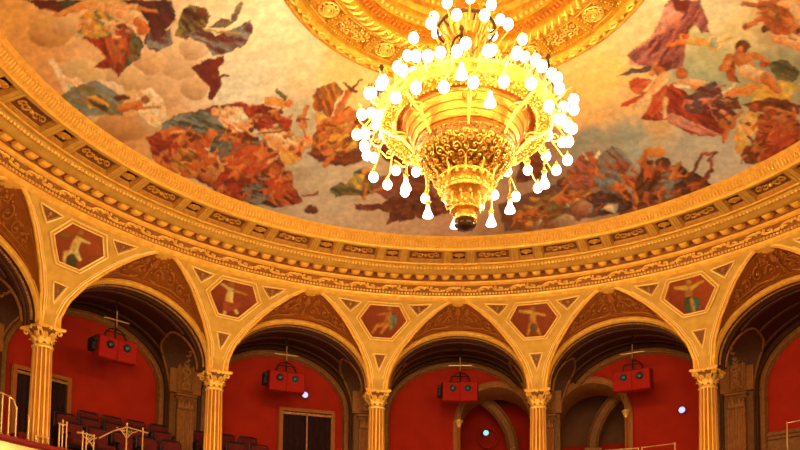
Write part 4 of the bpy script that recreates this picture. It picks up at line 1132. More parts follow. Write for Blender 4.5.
for t in orn(-1.55, 1.1, .1331, CT[3]):
    ex, ey = Vector((cos(t), -sin(t), 0)), Vector((sin(t), cos(t), 0))
    g.box(P(t, 9.61, 3.9), ex*.07, ey*.03, Vector((0, 0, .20)))
g.build('parapet_pilaster', M['parapet'], par, smooth=False)
FILL_SCONCE = [CT[3] + ST_*(k + .5)*.5 for k in range(-7, 5)]
for t in FILL_SCONCE:                     # added unseen lamps on the parapet front, brightening cornice and dome
    g = MB(); g.tube([P(t, 9.60, 3.45), P(t, 9.42, 3.40), P(t, 9.34, 3.48), P(t, 9.34, 3.52)], .015, seg=5)
    g.lathe([(.05, 0), (.06, .03), (.02, .04)], c=P(t, 9.34, 3.50), seg=10)
    sc_ = g.build('fill_sconce', M['brass'], par)
    g = MB(); g.ball(P(t, 9.34, 3.60), .06, 10, 7); g.build('fill_sconce_globe', M['globe_low'], sc_)
g = MB(); g.revolve([(9.75, -1.6), (9.75, 3.55), (9.60, 3.56)], -1.62, 1.2, 80)
struct(g.build('wall_lower', M['redwall']), 'red wall below the gallery front')
g = MB(); g.revolve([(0.01, -1.6), (19, -1.6)], -PI, PI, 64)
struct(g.build('floor', M['floor'], smooth=False), 'auditorium floor below the camera')

# ------------------------------------------------------------------ fluted columns
def leaf_bm(bm, ang, r0, z0, hgt, wid, curl):
    rows = []; n = 7
    d = Vector((cos(ang), sin(ang), 0)); s = Vector((-sin(ang), cos(ang), 0))
    for i in range(n + 1):
        u = i/n
        out = curl*u**2.2; z = z0 + hgt*(u if u < .85 else .85 + (.85 - u)*.9)
        w = wid*(.75 + .5*sin(u*PI*.9))*(1 - .55*u**3)
        rows.append([Vector((0, 0, z)) + d*(r0 + out + (.012 if j % 2 else 0) - .012*abs(j - 2)) + s*w*(j - 2)/2 for j in range(5)])
    bm.grid(rows)


def fluted_shaft(r0, r1, z0, z1, nf=20, spf=6):
    bm = MB(); rows = []
    for i in range(9):
        u = i/8; r = r0 + (r1 - r0)*u; z = z0 + (z1 - z0)*u
        row = []
        for k in range(nf*spf):
            ph = (k % spf)/spf; a = 2*PI*k/(nf*spf)
            dp = 0 if ph < .30 else .24*r*sin(PI*(ph - .30)/.70)
            row.append(((r - dp)*cos(a), (r - dp)*sin(a), z))
        rows.append(row)
    return bm.grid(rows, wv=True)


def make_column(label):
    z0 = 4.42; base = z0
    t = thing('fluted_column', label, 'column', group=None)
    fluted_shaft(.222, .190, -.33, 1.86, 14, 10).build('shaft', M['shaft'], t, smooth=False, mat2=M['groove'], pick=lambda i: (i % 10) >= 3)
    b = MB(); b.box((0, 0, -.52), (.30, .30, .04)); b.lathe([(.28, -.48), (.30, -.45), (.28, -.415), (.24, -.41), (.235, -.39), (.255, -.37), (.235, -.345), (.215, -.335)], seg=32)
    b.build('base', M['gold'], t)
    b = MB(); b.lathe([(.185, 1.85), (.205, 1.865), (.215, 1.885), (.205, 1.905), (.19, 1.915), (.185, 1.93)], seg=32)
    b.build('astragal', M['bright_gold'], t)
    b = MB(); b.lathe([(.185, 1.92), (.185, 2.05), (.20, 2.14), (.245, 2.22), (.27, 2.245)], seg=32)
    cap = b.build('capital', M['panel_brown'], t)
    lf = MB(); leaf_bm(lf, 0, .188, 1.925, .16, .062, .085)
    l0 = lf.build('acanthus_leaf', M['bright_gold'], cap)
    for k in range(1, 8):
        o = l0.copy(); C.objects.link(o); o.parent = cap; o.rotation_euler = (0, 0, PI*k/4)
    lf = MB(); leaf_bm(lf, 0, .19, 2.0, .19, .060, .10)
    for k in range(8):
        o = (lf.build('acanthus_leaf', M['gold_mid'], cap) if k == 0 else l1.copy())
        if k == 0: l1 = o
        else: C.objects.link(o); o.parent = cap
        o.rotation_euler = (0, 0, PI*(k + .5)/4)
    vb = MB()
    for s in (-1, 1):
        path = []
        path += [Vector((.18, s*.05, 2.06)), Vector((.235, s*.035, 2.15))]
        for m in range(12):
            a = PI*.9 - m*.62; rr = .062*(1 - m/14)
            path.append(Vector((.315 + rr*cos(a), s*.018, 2.185 + rr*sin(a))))
        vb.tube(path, [.016]*2 + [.02 - .0006*m for m in range(12)], seg=5)
    v0 = vb.build('volute', M['bright_gold'], cap)
    for k in range(4):
        o = v0 if k == 0 else v0.copy()
        if k: C.objects.link(o); o.parent = cap
        o.rotation_euler = (0, 0, PI/4 + PI*k/2)
    ab = MB(); ring = []
    for q in range(4):
        for i in range(8):
            u = -1 + 2*i/8; dd = .262 + .06*u*u + (.0)
            a0 = PI/2*q; ex = Vector((cos(a0), sin(a0), 0)); ey = Vector((-sin(a0), cos(a0), 0))
            ring.append(ex*dd + ey*u*.31)
    ab.grid([[p*s + Vector((0, 0, z)) for p in ring] for s, z in ((.93, 2.235), (1.0, 2.25), (1.0, 2.285), (.96, 2.30))], wv=True)
    n = len(ring); k0 = len(ab.v) - n; ab.f.append(tuple(range(k0, k0 + n))); ab.f.append(tuple(range(k0 - 3*n, k0 - 2*n)))
    ab.build('abacus', M['gold'], cap, smooth=False)
    fb = MB()
    for q in range(4):
        a0 = PI/2*q; c = (cos(a0)*.27, sin(a0)*.27, 2.25)
        fb.ball(c, .03, 7, 5)
        for k in range(5): fb.ball((c[0] - sin(a0)*.035*cos(k*1.256), c[1] + cos(a0)*.035*cos(k*1.256), c[2] + .035*sin(k*1.256)), .018, 5, 3)
    fb.build('abacus_flower', M['bright_gold'], cap)
    return t


RCOL = 10.02
LCOL = {1: 'leftmost fluted gilded column, rising behind the cream parapet before a dark doorway',
        2: 'second fluted gilded column from the left, just right of the bronze rear pilaster',
        3: 'middle fluted gilded column, third from the left, right of the curtained doorway',
        4: 'fourth fluted gilded column from the left, standing between the two arched openings',
        5: 'rightmost fluted gilded column, left of the brown panelled dado'}
GC = 'gilded columns of the gallery arcade'
LCOL[0] = 'gilded fluted column just beyond the left edge of the photo'
LCOL[6] = 'gilded fluted column just beyond the right edge of the photo'
proto = make_column(LCOL[1]); proto['group'] = GC
for i in (1, 2, 3, 4, 5, 0, 6):
    t = CT[i]; o = proto if i == 1 else dup(proto, (0, 0, 0), 0, LCOL[i], GC)
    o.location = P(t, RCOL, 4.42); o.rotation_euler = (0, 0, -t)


def make_pilaster(label):
    t = thing('fluted_pilaster', label, 'pilaster')
    bm = MB(); rows = []
    prof = [(-.21, .09), (-.21, -.06)]
    for k in range(6):
        x = -.19 + .065*k
        prof += [(x, -.06), (x + .008, -.06), (x + .018, -.035), (x + .035, -.03), (x + .05, -.035), (x + .058, -.06)]
    prof += [(.21, -.06), (.21, .09)]
    bm.grid([[(x, y, z) for x, y in prof] for z in (0, 1.2, 2.42)])
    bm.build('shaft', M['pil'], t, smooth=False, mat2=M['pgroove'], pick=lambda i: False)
    b = MB(); b.tube([(-.22, -.065, 2.43), (.22, -.065, 2.43)], .022, seg=6); b.box((0, .01, 2.60), (.20, .07, .17)); cap = b.build('capital', M['panel_brown'], t)
    for k in range(5):
        lf = MB(); rows = []
        for i in range(7):
            u = i/6
            rows.append([((-.16 + .08*k) + .035*(j - 1)*(1 - .4*u*u), -.065 - .09*u**2.2 - (.01 if j == 1 else 0), 2.45 + (.16 + .06*(k % 2))*min(u, .9 + (.9 - u))) for j in range(3)])
        lf.grid(rows); lf.build('acanthus_leaf', M['pil'], cap)
    for s in (-1, 1):
        vb = MB(); vb.tube([(s*(.22 + .05*(1 - m/12)*cos(PI - m*.62)), -.10, 2.68 + .05*(1 - m/12)*sin(PI - m*.62)) for m in range(11)], .015, seg=5)
        vb.build('volute', M['pil'], cap)
    b = MB(); b.box((0, -.02, 2.765), (.27, .12, .025)); b.build('abacus', M['pil'], cap, smooth=False)
    return t


LP = {2: 'bronze fluted pilaster with leafy capital, seen just left of the second gilded column',
      3: 'bronze rear pilaster half hidden just left of the middle gilded column',
      4: 'bronze rear pilaster between the two arched openings, just right of the fourth column',
      5: 'bronze rear pilaster seen just right of the rightmost gilded column'}
pp = make_pilaster(LP[2]); GP = 'pilasters on the rear wall of the gallery'; pp['group'] = GP
for i in range(2, 6):
    t = CT[i]; o = pp if i == 2 else dup(pp, (0, 0, 0), 0, LP[i], GP)
    o.location = P(t, 12.17, 3.93); o.rotation_euler = (0, 0, -t)

# ------------------------------------------------------------------ painted medallions
HEX = [(-.046, 8.455), (.046, 8.455), (.073, 8.17), (.029, 7.79), (-.029, 7.79), (-.073, 8.17)]
RBG = (162, 66, 28)
MED = {
 1: ('hexagonal painting of a pale figure with a dark green shield, above the leftmost column', (80, 250),
     [('E', 76, 252, 22, 24, (170, 66, 28), (130, 44, 20)), ('C', 80, 242, 76, 254, 4, 4.5, 'sl', 'so'), ('E', 83, 236, 3, 3.4, 'so', 'br'), ('C', 82, 242, 92, 246, 1.8, 1.2, 'sl', 'so'),
      ('C', 76, 254, 68, 256, 3, 2.4, 'sl', 'so'), ('C', 68, 256, 66, 267, 2.2, 1.4, 'sl', 'so'), ('C', 78, 255, 82, 262, 3, 2, 'sl', 'so'), ('E', 74, 264, 5, 8, 'dg', 'db'), ('C', 64, 238, 76, 240, 2.6, 1.2, 'gr', 'br')]),
 2: ('hexagonal painting of a standing figure with red cloth, above the second column from left', (231, 298),
     [('E', 231, 296, 22, 20, (166, 62, 26), (128, 42, 20)), ('C', 229, 290, 227, 300, 3.6, 3.6, 'sl', 'so'), ('E', 230, 284, 2.8, 3, 'so', 'br'), ('C', 228, 288, 220, 283, 1.5, 1.1, 'sl', 'so'),
      ('C', 232, 290, 245, 294, 1.5, 1, 'so', 'sd'), ('C', 226, 301, 222, 315, 2.6, 1.6, 'sl', 'so'), ('C', 229, 301, 235, 312, 2.6, 1.6, 'sl', 'so'), ('P', [(222, 300), (232, 302), (242, 298), (240, 306), (226, 312), (220, 308)], 're', 'dr', 20)]),
 3: ('hexagonal painting of a seated figure with blue-grey cloth, above the middle column', (382, 321),
     [('E', 382, 320, 20, 18, (166, 62, 26), (130, 42, 20)), ('C', 388, 314, 386, 322, 3.4, 3.4, 'so', 'sd'), ('E', 388, 309, 2.6, 2.8, 'so', 'br'), ('C', 386, 313, 377, 314, 1.4, 1, 'so', 'sd'),
      ('C', 386, 323, 376, 325, 2.6, 2, 'so', 'sd'), ('C', 376, 325, 371, 332, 1.8, 1.2, 'so', 'sd'), ('C', 386, 324, 380, 332, 2.4, 1.4, 'so', 'sd'), ('P', [(390, 312), (396, 314), (395, 326), (388, 330)], 'gb', 'pb', 70)]),
 4: ('hexagonal painting of a figure spreading its arms, above the fourth column from left', (534, 322),
     [('E', 533, 321, 20, 18, (164, 64, 28), (130, 44, 20)), ('C', 533, 316, 533, 325, 3.4, 3.2, 'so', 'sd'), ('E', 533, 311, 2.6, 2.8, 'so', 'br'), ('C', 532, 314, 520, 313, 2.4, 1.2, 'go', 'so'),
      ('C', 535, 315, 545, 317, 1.6, 1.2, 'go', 'so'), ('C', 531, 326, 528, 336, 2.2, 1.4, 'so', 'sd'), ('C', 535, 326, 540, 336, 2.4, 1.5, 'so', 'sd'), ('E', 534, 329, 4, 4, 'br', 'dg')]),
 5: ('hexagonal painting of a winged figure in green and blue cloth, above the rightmost column', (689, 295),
     [('E', 689, 295, 22, 20, (176, 66, 24), (136, 44, 18)), ('C', 687, 289, 687, 299, 4, 4, 'og', 'sd'), ('E', 687, 283, 3, 3, 'so', 'br'), ('C', 684, 288, 674, 288, 2.6, 1.2, 'go', 'so'), ('C', 690, 288, 702, 281, 2.2, 1, 'go', 'so'),
      ('P', [(682, 298), (690, 296), (690, 314), (684, 312)], 'dg', 'db', 80), ('P', [(692, 297), (698, 298), (699, 308), (692, 312)], (90, 110, 110), 'dg', 80), ('C', 690, 300, 692, 312, 2, 1.4, 'so', 'sd')])}


def hex_ring(s, n):
    cx, cy = 0, 8.13; k = 12
    out = []
    for i in range(6):
        a, b_ = HEX[i], HEX[(i + 1) % 6]
        for j in range(k):
            out.append((cx + (a[0] + (b_[0] - a[0])*j/k - cx)*s, cy + (a[1] + (b_[1] - a[1])*j/k - cy)*s))
    return out


for i, (lab, cpx, strokes) in MED.items():
    t = CT[i]
    root = thing('painted_medallion', lab, 'painting', P(t, covR(8.13), 8.13), 0, 'painted panels between the arches')
    base = Vector(root.location)

    def L(dt, h, n=0.0): return Vector(SP(t + dt, h, n)) - base
    f = MB()
    f.grid([[L(a, h, n) for a, h in hex_ring(s, 0)] for s, n in ((1.03, 0), (1.02, .03), (.97, .035), (.955, .018), (.90, .018), (.885, .034), (.85, .03), (.845, .012))], wv=True)
    f.build('frame', M['cream'], root, smooth=False)
    f = MB()
    rg = hex_ring(.925, 0)
    for a, h in rg[::1]: f.ball(L(a, h, .02), .011, 5, 3)
    f.build('beading', M['bright_gold'], root)
    f = MB(); f.tube([L(a, h, .036) for a, h in hex_ring(.995, 0)], .017, seg=4, closed=True); f.tube([L(a, h, .034) for a, h in hex_ring(.868, 0)], .015, seg=4, closed=True)
    f.build('gilt_fillet', M['fillet'], root)
    ns = 30; ring = np.array(hex_ring(.85, 0)); ss = np.linspace(0.0, 1, ns)
    A = ring[:, 0][:, None]*ss[None]; H = 8.13 + (ring[:, 1][:, None] - 8.13)*ss[None]
    pts = np.array([[L(A[a_, b_], H[a_, b_], .012) for b_ in range(ns)] for a_ in range(len(ring))])
    me = grid_mesh('canvas', pts[..., 0], pts[..., 1], pts[..., 2], wrap=True)
    w = pts.reshape(-1, 3) + np.array(base)
    U, V = proj_np(w[:, 0], w[:, 1], w[:, 2])
    bgc = np.array(srgb(RBG))[None]*(.7 + .6*fbm(U*.2, V*.2, 5)[:, None])
    u0, v0 = proj_np(np.array([base.x]), np.array([base.y]), np.array([base.z]))
    col = paint(U - u0 + cpx[0], V - v0 + cpx[1], bgc*.8, strokes, .8, seed=9 + i, warp=.5, wfreq=.5)
    WB[:] = [.95, 1.4, .95]; set_paint(me, col); me.materials.append(M['medpaint'])
    o = bpy.data.objects.new('canvas', me); C.objects.link(o); o.parent = root
# ------------------------------------------------------------------ chandelier
Z0 = 5.95
chn = thing('chandelier', 'huge round gilded chandelier with lit white globes hanging from the ceiling centre', 'chandelier', (0, 0, Z0))


class CB(MB):
    def build(s, *a, **k):
        s.v = [(x, y, z - Z0) for x, y, z in s.v]
        return MB.build(s, *a, **k)


def pol(a, r, h): return Vector((r*sin(a), r*cos(a), h))


b = CB(); b.revolve([(.955, 7.56), (.955, 7.44), (.975, 7.42), (1.0, 7.435), (1.14, 7.435), (1.17, 7.415), (1.20, 7.43), (1.215, 7.50), (1.19, 7.56), (1.21, 7.60), (1.17, 7.64), (1.05, 7.66), (.955, 7.56)], -PI, PI, 96)
band = b.build('outer_band', M['chand'], chn)
b = CB()
for k in range(96):
    a = 2*PI*k/96; b.ball(pol(a, 1.155, 7.415), .018, 5, 3); b.ball(pol(a, .98, 7.418), .016, 5, 3)
for k in range(40):
    a = 2*PI*k/40; s = 1 if k % 2 else -1
    b.tube([pol(a + .055*s*cos(m*.7)*(1 - m/10), 1.07 + .05*sin(m*.7)*(1 - m/10), 7.428) for m in range(9)], .012, seg=4)
for k in range(36):
    a = 2*PI*k/36
    b.tube([pol(a - .03, 1.19, 7.62), pol(a, 1.20, 7.72), pol(a + .03, 1.19, 7.62)], [.012, .022, .012], seg=5)
    b.ball(pol(a, 1.205, 7.735), .02, 5, 3)
b.build('band_relief', M['bright_gold'], band)
b = CB(); b.revolve([(.955, 7.52), (.86, 7.46), (.85, 7.42), (.83, 7.42), (.82, 7.40), (.80, 7.33), (.785, 7.33), (.78, 7.30), (.76, 7.24), (.745, 7.24), (.74, 7.21), (.71, 7.16), (.69, 7.16), (.66, 7.13)], -PI, PI, 96)
b.build('stepped_shell', M['shell'], chn)
bowlp = [(.66, 7.13), (.69, 7.10), (.68, 7.07), (.65, 7.03), (.62, 6.95), (.56, 6.86), (.48, 6.79), (.40, 6.74), (.34, 6.71)]
b = CB(); b.revolve(bowlp, -PI, PI, 96); bowl = b.build('bowl', M['chand_dark'], chn)


def bowl_pt(a, u, n=.012):
    i = u*(len(bowlp) - 4); k = int(min(i, len(bowlp) - 5)); f = i - k
    r0_, h0_ = bowlp[k + 3]; r1_, h1_ = bowlp[k + 4]
    return pol(a, r0_ + (r1_ - r0_)*f + n*.6, h0_ + (h1_ - h0_)*f - n)


b = CB(); rr = random.Random(3)
for row, (u, n, sz) in enumerate(((.06, 34, .06), (.24, 32, .065), (.42, 28, .07), (.60, 24, .07), (.78, 20, .075), (.94, 16, .08))):
    for k in range(n):
        a = 2*PI*(k + .5*(row % 2))/n; s = 1 if (k + row) % 2 else -1; p0 = rr.random()*3
        rad = sz/max(.35, .62 - .25*u)
        b.tube([bowl_pt(a + s*rad*.85*(1 - m/13)*cos(p0 + m*.72), min(1, max(0, u + .13*(1 - m/13)*sin(p0 + m*.72)))) for m in range(12)], .011, seg=4)
        b.ball(bowl_pt(a, u), .02, 5, 3)
for k in range(60):
    a = 2*PI*k/60; b.ball(pol(a, .688, 7.085), .018, 5, 3)
b.build('bowl_filigree', M['chand'], bowl)
for k in range(8):
    b = CB()
    a = PI - .05 + 2*PI*k/8
    b.tube([pol(a, 1.17, 7.42), pol(a, 1.05, 7.34), pol(a, .88, 7.27), pol(a, .76, 7.14), pol(a, .70, 7.05)], [.02, .028, .026, .022, .014], seg=6)
    for s in (-1, 1):
        b.tube([pol(a + s*(.02 + .10*(1 - m/12)*sin(m*.55)), .90 + .14*(1 - m/12)*cos(m*.55), 7.31) for m in range(11)], .012, seg=4)
    b.build('scrolled_rib', M['bright_gold'], chn)
b = CB(); b.revolve([(.34, 6.71), (.38, 6.68), (.385, 6.64), (.33, 6.60), (.31, 6.54), (.34, 6.50), (.335, 6.46), (.26, 6.42), (.20, 6.36), (.17, 6.28), (.20, 6.25), (.20, 6.22), (.14, 6.19), (.12, 6.14), (.15, 6.12), (.15, 6.09), (.10, 6.075)], -PI, PI, 40)
stem = b.build('lower_stem', M['chand'], chn)
b = CB()
for row, (r, h, n, q) in enumerate(((.37, 6.62, 20, .03), (.335, 6.53, 18, .026), (.34, 6.47, 16, .026), (.25, 6.40, 12, .026), (.19, 6.30, 10, .024), (.205, 6.235, 12, .02), (.15, 6.10, 10, .018))):
    for k in range(n):
        a = 2*PI*(k + .5*(row % 2))/n; b.ball(pol(a, r, h), q, 6, 4)
for k in range(12):
    a = 2*PI*k/12
    b.tube([pol(a, .36, 6.66), pol(a, .43, 6.60), pol(a, .45, 6.68), pol(a, .50, 6.72), pol(a, .47, 6.78)], [.012, .016, .015, .012, .006], seg=5)
    b.tube([pol(a + .2, .18, 6.34), pol(a + .2, .26, 6.28), pol(a + .2, .28, 6.35), pol(a + .2, .25, 6.37)], [.01, .014, .01, .005], seg=5)
b.build('stem_relief', M['bright_gold'], stem)
b = CB(); b.revolve([(.10, 6.075), (.125, 6.05), (.13, 6.02), (.11, 5.985), (.06, 5.965), (.0, 5.95)], -PI, PI, 20)
for k in range(8):
    a = 2*PI*k/8; b.tube([pol(a, .10, 6.07), pol(a, .14, 6.03), pol(a, .12, 5.985)], [.012, .02, .008], seg=5)
b.build('finial', M['bronze'], chn)
b = CB(); b.revolve([(.75, 7.62), (.5, 7.70), (.36, 7.80), (.22, 7.95), (.19, 8.15), (.26, 8.30), (.33, 8.42), (.34, 8.52), (.26, 8.60), (.22, 8.70), (.28, 8.82), (.32, 8.90), (.30, 8.96), (.24, 9.0), (.20, 9.15), (.12, 9.28), (.06, 9.36), (.035, 9.4), (.035, 10.62)], -PI, PI, 40)
vase = b.build('central_stem', M['chand'], chn)
b = CB()
for k in range(16):
    a = 2*PI*k/16
    b.tube([pol(a, .20, 8.2), pol(a, .29, 8.32), pol(a, .35, 8.46), pol(a, .37, 8.56)], [.012, .022, .022, .006], seg=5)
    b.tube([pol(a, .22, 8.68), pol(a, .30, 8.80), pol(a, .36, 8.92)], [.01, .02, .006], seg=5)
    b.ball(pol(a, .325, 8.93), .022, 5, 3)
for z in range(26): b.tube([pol(0, .03, 9.45 + .045*z), pol(PI/2, .03, 9.47 + .045*z), pol(PI, .03, 9.45 + .045*z)], .018, seg=4)
b.build('stem_leaves', M['bright_gold'], vase)
b = CB(); b.tube([pol(2*PI*k/40, .40, 8.86) for k in range(40)], .022, seg=6, closed=True)
for k in range(5):
    a = 2*PI*k/5 + .3; b.tube([pol(a, .30, 8.80), pol(a, .40, 8.86)], .015, seg=4)
b.build('bronze_hoop', M['bronze'], chn)

# curved arms, each carrying two globes (main tier), plus the upper tiers
g0 = MB(); g0.ball((0, 0, 0), .070, 12, 8); gcup = MB(); gcup.lathe([(.012, .13), (.02, .10), (.045, .075), (.05, .055), (.03, .05)], seg=10)
GL = None; CU = None; na = 0


def globe(a, r, h):
    global GL, CU
    if GL is None:
        GL = g0.build('globe', M['globe'], chn); CU = gcup.build('globe_cup', M['chand'], GL)
        o = GL; c = CU
    else:
        o = GL.copy(); C.objects.link(o); o.parent = chn; c = CU.copy(); C.objects.link(c); c.parent = o
    o.location = pol(a, r, h - Z0); return o


rr = random.Random(12)
NA = 25
for k in range(NA):
    a = 2*PI*(k + .5)/NA + PI
    b = CB()
    b.tube([pol(a, 1.20, 7.52), pol(a, 1.30, 7.44), pol(a, 1.38, 7.47), pol(a - .03, 1.45, 7.56), pol(a - .05, 1.50, 7.60)], [.018, .018, .015, .012, .01], seg=5)
    b.tube([pol(a, 1.28, 7.45), pol(a + .05, 1.36, 7.28), pol(a + .06, 1.43, 7.18)], .011, seg=5)
    b.tube([pol(a, 1.33 + .05*cos(m*.7)*(1 - m/10), 7.52 + .05*sin(m*.7)*(1 - m/10)) for m in range(9)], .009, seg=4)
    b.build('arm', M['bright_gold'], chn)
    globe(a - .05, 1.44 + .12*rr.random(), 7.38 + .16*rr.random()); globe(a + .06, 1.38 + .13*rr.random(), 7.04 + .16*rr.random()); globe(a + .13, 1.28 + .06*rr.random(), 7.62 + .1*rr.random())
for n, r, h, nm in ((14, .80, 8.48, 'upper_arm'), (9, .45, 8.98, 'top_arm')):
    for k in range(n):
        a = 2*PI*(k + .35)/n
        b = CB(); b.tube([pol(a, .25, h - .12), pol(a, .25 + (r - .25)*.5, h - .22), pol(a, r, h - .1), pol(a, r + .02, h + .12)], [.02, .016, .012, .01], seg=5)
        b.build(nm, M['bright_gold'], chn); globe(a, r + .02, h)
# six bronze brackets with hooks, and bell lamps on chains
for k in range(6):
    a = PI + .045 + k*PI/3
    b = CB(); b.tube([pol(a, 1.27, 7.60), pol(a, 1.27, 7.93)], [.03, .016], seg=5); b.ball(pol(a, 1.27, 7.95), .036, 6, 4)
    for s in (-1, 1):
        b.tube([pol(a, 1.27, 7.84), pol(a + s*.03, 1.27, 7.86), pol(a + s*.07, 1.27, 7.82), pol(a + s*.10, 1.27, 7.72), pol(a + s*.11, 1.27, 7.62)], [.014, .016, .016, .014, .010], seg=5)
        b.tube([pol(a, 1.27, 7.78), pol(a + s*.02, 1.33, 7.76), pol(a + s*.025, 1.36, 7.66)], .009, seg=4)
    b.build('bracket', M['bronze'], chn)
bell = MB(); bell.lathe([(.015, .13), (.028, .11), (.030, .07), (.055, .02), (.075, -.03), (.078, -.05), (.05, -.06), (.0, -.065)], seg=14)
BL = None
for a, r, h, top in ((PI + .045, 1.27, 7.36, 7.55), (-1.218, .90, 6.78, 7.2), (-.487, 1.20, 6.76, 7.15), (-.12, 1.27, 6.69, 7.1), (.31, 1.28, 6.69, 7.1), (.589, 1.19, 6.77, 7.15), (1.295, 1.15, 6.78, 7.2), (2.76, .84, 7.30, 7.42), (.24, .85, 6.75, 7.0)):
    if BL is None: BL = bell.build('bell_lamp', M['globe_low'], chn); o = BL
    else:
        o = BL.copy(); C.objects.link(o); o.parent = chn
    o.location = pol(a, r, h - Z0)
    q = MB(); q.lathe([(.012, .12), (.03, .13), (.035, .16), (.02, .18), (.010, .20), (.010, top - h + .2)], seg=8)
    for m in range(int((top - h)/.07)): q.ball((0, 0, .22 + .07*m), .02, 6, 4)
    for m in range(7): q.ball((.035*cos(m*.9), .035*sin(m*.9), .17), .014, 5, 3)
    q.build('lamp_chain', M['chand'], o)

# ------------------------------------------------------------------ red loudspeakers hanging under the vaults
def rbox(bm, c, hx, hy, hz, bv=.015):
    x0, x1, z0, z1 = -hx, hx, -hz, hz
    rings = []
    for y, q in ((-hy, bv), (-hy + bv, 0), (hy - bv, 0), (hy, bv)):
        rings.append([(c[0] + X, c[1] + y, c[2] + Z) for X, Z in ((x0 + q, z0 + q), (x1 - q, z0 + q), (x1 - q, z1 - q), (x0 + q, z1 - q))])
    bm.grid(rings, wv=True); n = len(bm.v); bm.f.append((n - 16, n - 15, n - 14, n - 13)); bm.f.append((n - 4, n - 3, n - 2, n - 1))
    return bm


def make_rig(label, projector=True):
    t = thing('hanging_loudspeaker', label, 'loudspeaker', group='red loudspeakers under the arches')
    b = MB(); b.tube([(-.28, -.05, .66), (.28, -.05, .66)], .017, seg=6); b.tube([(0, -.05, .52), (0, -.05, .86)], .017, seg=6); b.build('cross_bar', M['brass'], t)
    b = MB(); b.tube([(0, 0, .24), (0, 0, 1.235)], .022, seg=6)
    for x in (-.28, .28): b.tube([(x, 0, .24), (x*.5, 0, .45), (0, 0, .50)], .014, seg=5)
    b.tube([(-.40, 0, .255), (.36, 0, .255)], .018, seg=5); b.tube([(-.22, 0, .25), (-.22, 0, .40), (.22, 0, .40), (.22, 0, .25)], .012, seg=5)
    b.build('hanger', M['black'], t)
    for s in (-1, 1):
        b = MB(); rbox(b, (s*.225, 0, 0), .21, .16, .225)
        cab = b.build('cabinet', M['speaker_red'], t, smooth=False)
        cab.rotation_euler = (math.radians(6), 0, s*-.10)
        b = MB(); c = (s*.225 + (.03 if s < 0 else -.02), 0, .07)
        b.grid([[(c[0] + r*cos(a), y, c[2] + r*sin(a)) for a in [2*PI*k/20 for k in range(20)]] for r, y in ((.088, -.158), (.088, -.172), (.074, -.172), (.066, -.165), (.03, -.162), (.0, -.162))], wv=True)
        co = b.build('cone', M['cone'], cab)
        b = MB(); b.ball((c[0], -.162, c[2]), .036, 10, 6, sc=(1, .5, 1)); b.build('dust_cap', M['conecap'], cab)
    if projector:
        b = MB(); rbox(b, (-.50, 0, .03), .05, .12, .13); b.tube([(-.50, -.10, .09), (-.50, -.19, .09)], .04, seg=10); b.tube([(-.50, 0, .15), (-.42, 0, .25)], .014, seg=5)
        b.build('spotlight', M['black'], t, smooth=False)
    return t


LR = {1: 'pair of red loudspeaker boxes under the leftmost full arch, before the railed seats',
      2: 'pair of red loudspeaker boxes hanging above the dark curtained doorway',
      3: 'pair of red loudspeaker boxes under the middle arch, directly below the chandelier',
      4: 'pair of red loudspeaker boxes without side spotlight, right of the middle arch'}
rig = make_rig(LR[1])
for i in range(1, 5):
    if i == 1: o = rig
    elif i == 4: o = make_rig(LR[4], False)
    else: o = dup(rig, (0, 0, 0), 0, LR[i])
    t = MT[i] + {1: .015, 2: -.001, 3: .008, 4: .004}[i]
    o.location = P(t, 11.2, 7.13); o.rotation_euler = (0, 0, -t); o.scale = (1.08, 1.08, 1.08)

# ------------------------------------------------------------------ small round wall lamps
def ray_cyl(px, py, R):
    d = FW + RT*((px - 400 - SHX)/FPX) + UP*((225 + SHY - py)/FPX)
    a = d.x**2 + d.y**2; bb = -2*d.y*DC; c = DC**2 - R*R
    s = (-bb + math.sqrt(bb*bb - 4*a*c))/(2*a)
    q = d*s + CAM; return q, math.atan2(q.x, q.y), q.z


def wall_lamp(px, py, R, lens, label):
    q, t, h = ray_cyl(px, py, R)
    o = thing('wall_lamp', label, 'lamp', P(t, R + .02, h), -t)
    b = MB(); b.grid([[(r*cos(a), y, r*sin(a)) for a in [2*PI*k/16 for k in range(16)]] for r, y in ((.06, .06), (.075, .03), (.10, -.02), (.105, -.05), (.09, -.055))], wv=True)
    b.tube([(0, .05, 0), (0, .09, -.05)], .02, seg=6)
    b.build('housing', M['black'], o); b = MB(); b.ball((0, -.035, 0), .085, 14, 8, sc=(1, .45, 1)); b.build('lens', lens, o)


wall_lamp(305, 395, 12.36, M['lens'], 'small round bluish-white lamp on the red wall above the curtained doorway')
wall_lamp(682, 410, 12.36, M['lens'], 'small round bluish-white lamp on the red wall left of the rightmost column')
wall_lamp(486, 433, 15.2, M['lens_teal'], 'small round pale teal lamp inside the left-hand arched opening')
q, t, h = ray_cyl(626, 412, 12.38)


def colonnette(px, py, label):
    q, t, h = ray_cyl(px, py, 12.38)
    o = thing('colonnette', label, 'column', P(t, 12.36, 3.88), -t, 'slender colonnettes beside the arched openings')
    H = h - 3.88
    b = MB(); b.lathe([(.06, 0), (.06, .08), (.035, .12), (.035, H - .14)], seg=12); b.build('shaft', M['jamb'], o)
    b = MB(); b.lathe([(.035, H - .16), (.05, H - .15), (.05, H - .13), (.06, H - .10), (.10, H - .01), (.115, H), (.115, H + .03), (.0, H + .03)], seg=14); b.build('capital', M['bright_gold'], o)


colonnette(626, 412, 'slender golden colonnette at the right edge of the right-hand arched opening')
colonnette(459, 422, 'slender golden colonnette at the left edge of the left-hand arched opening')

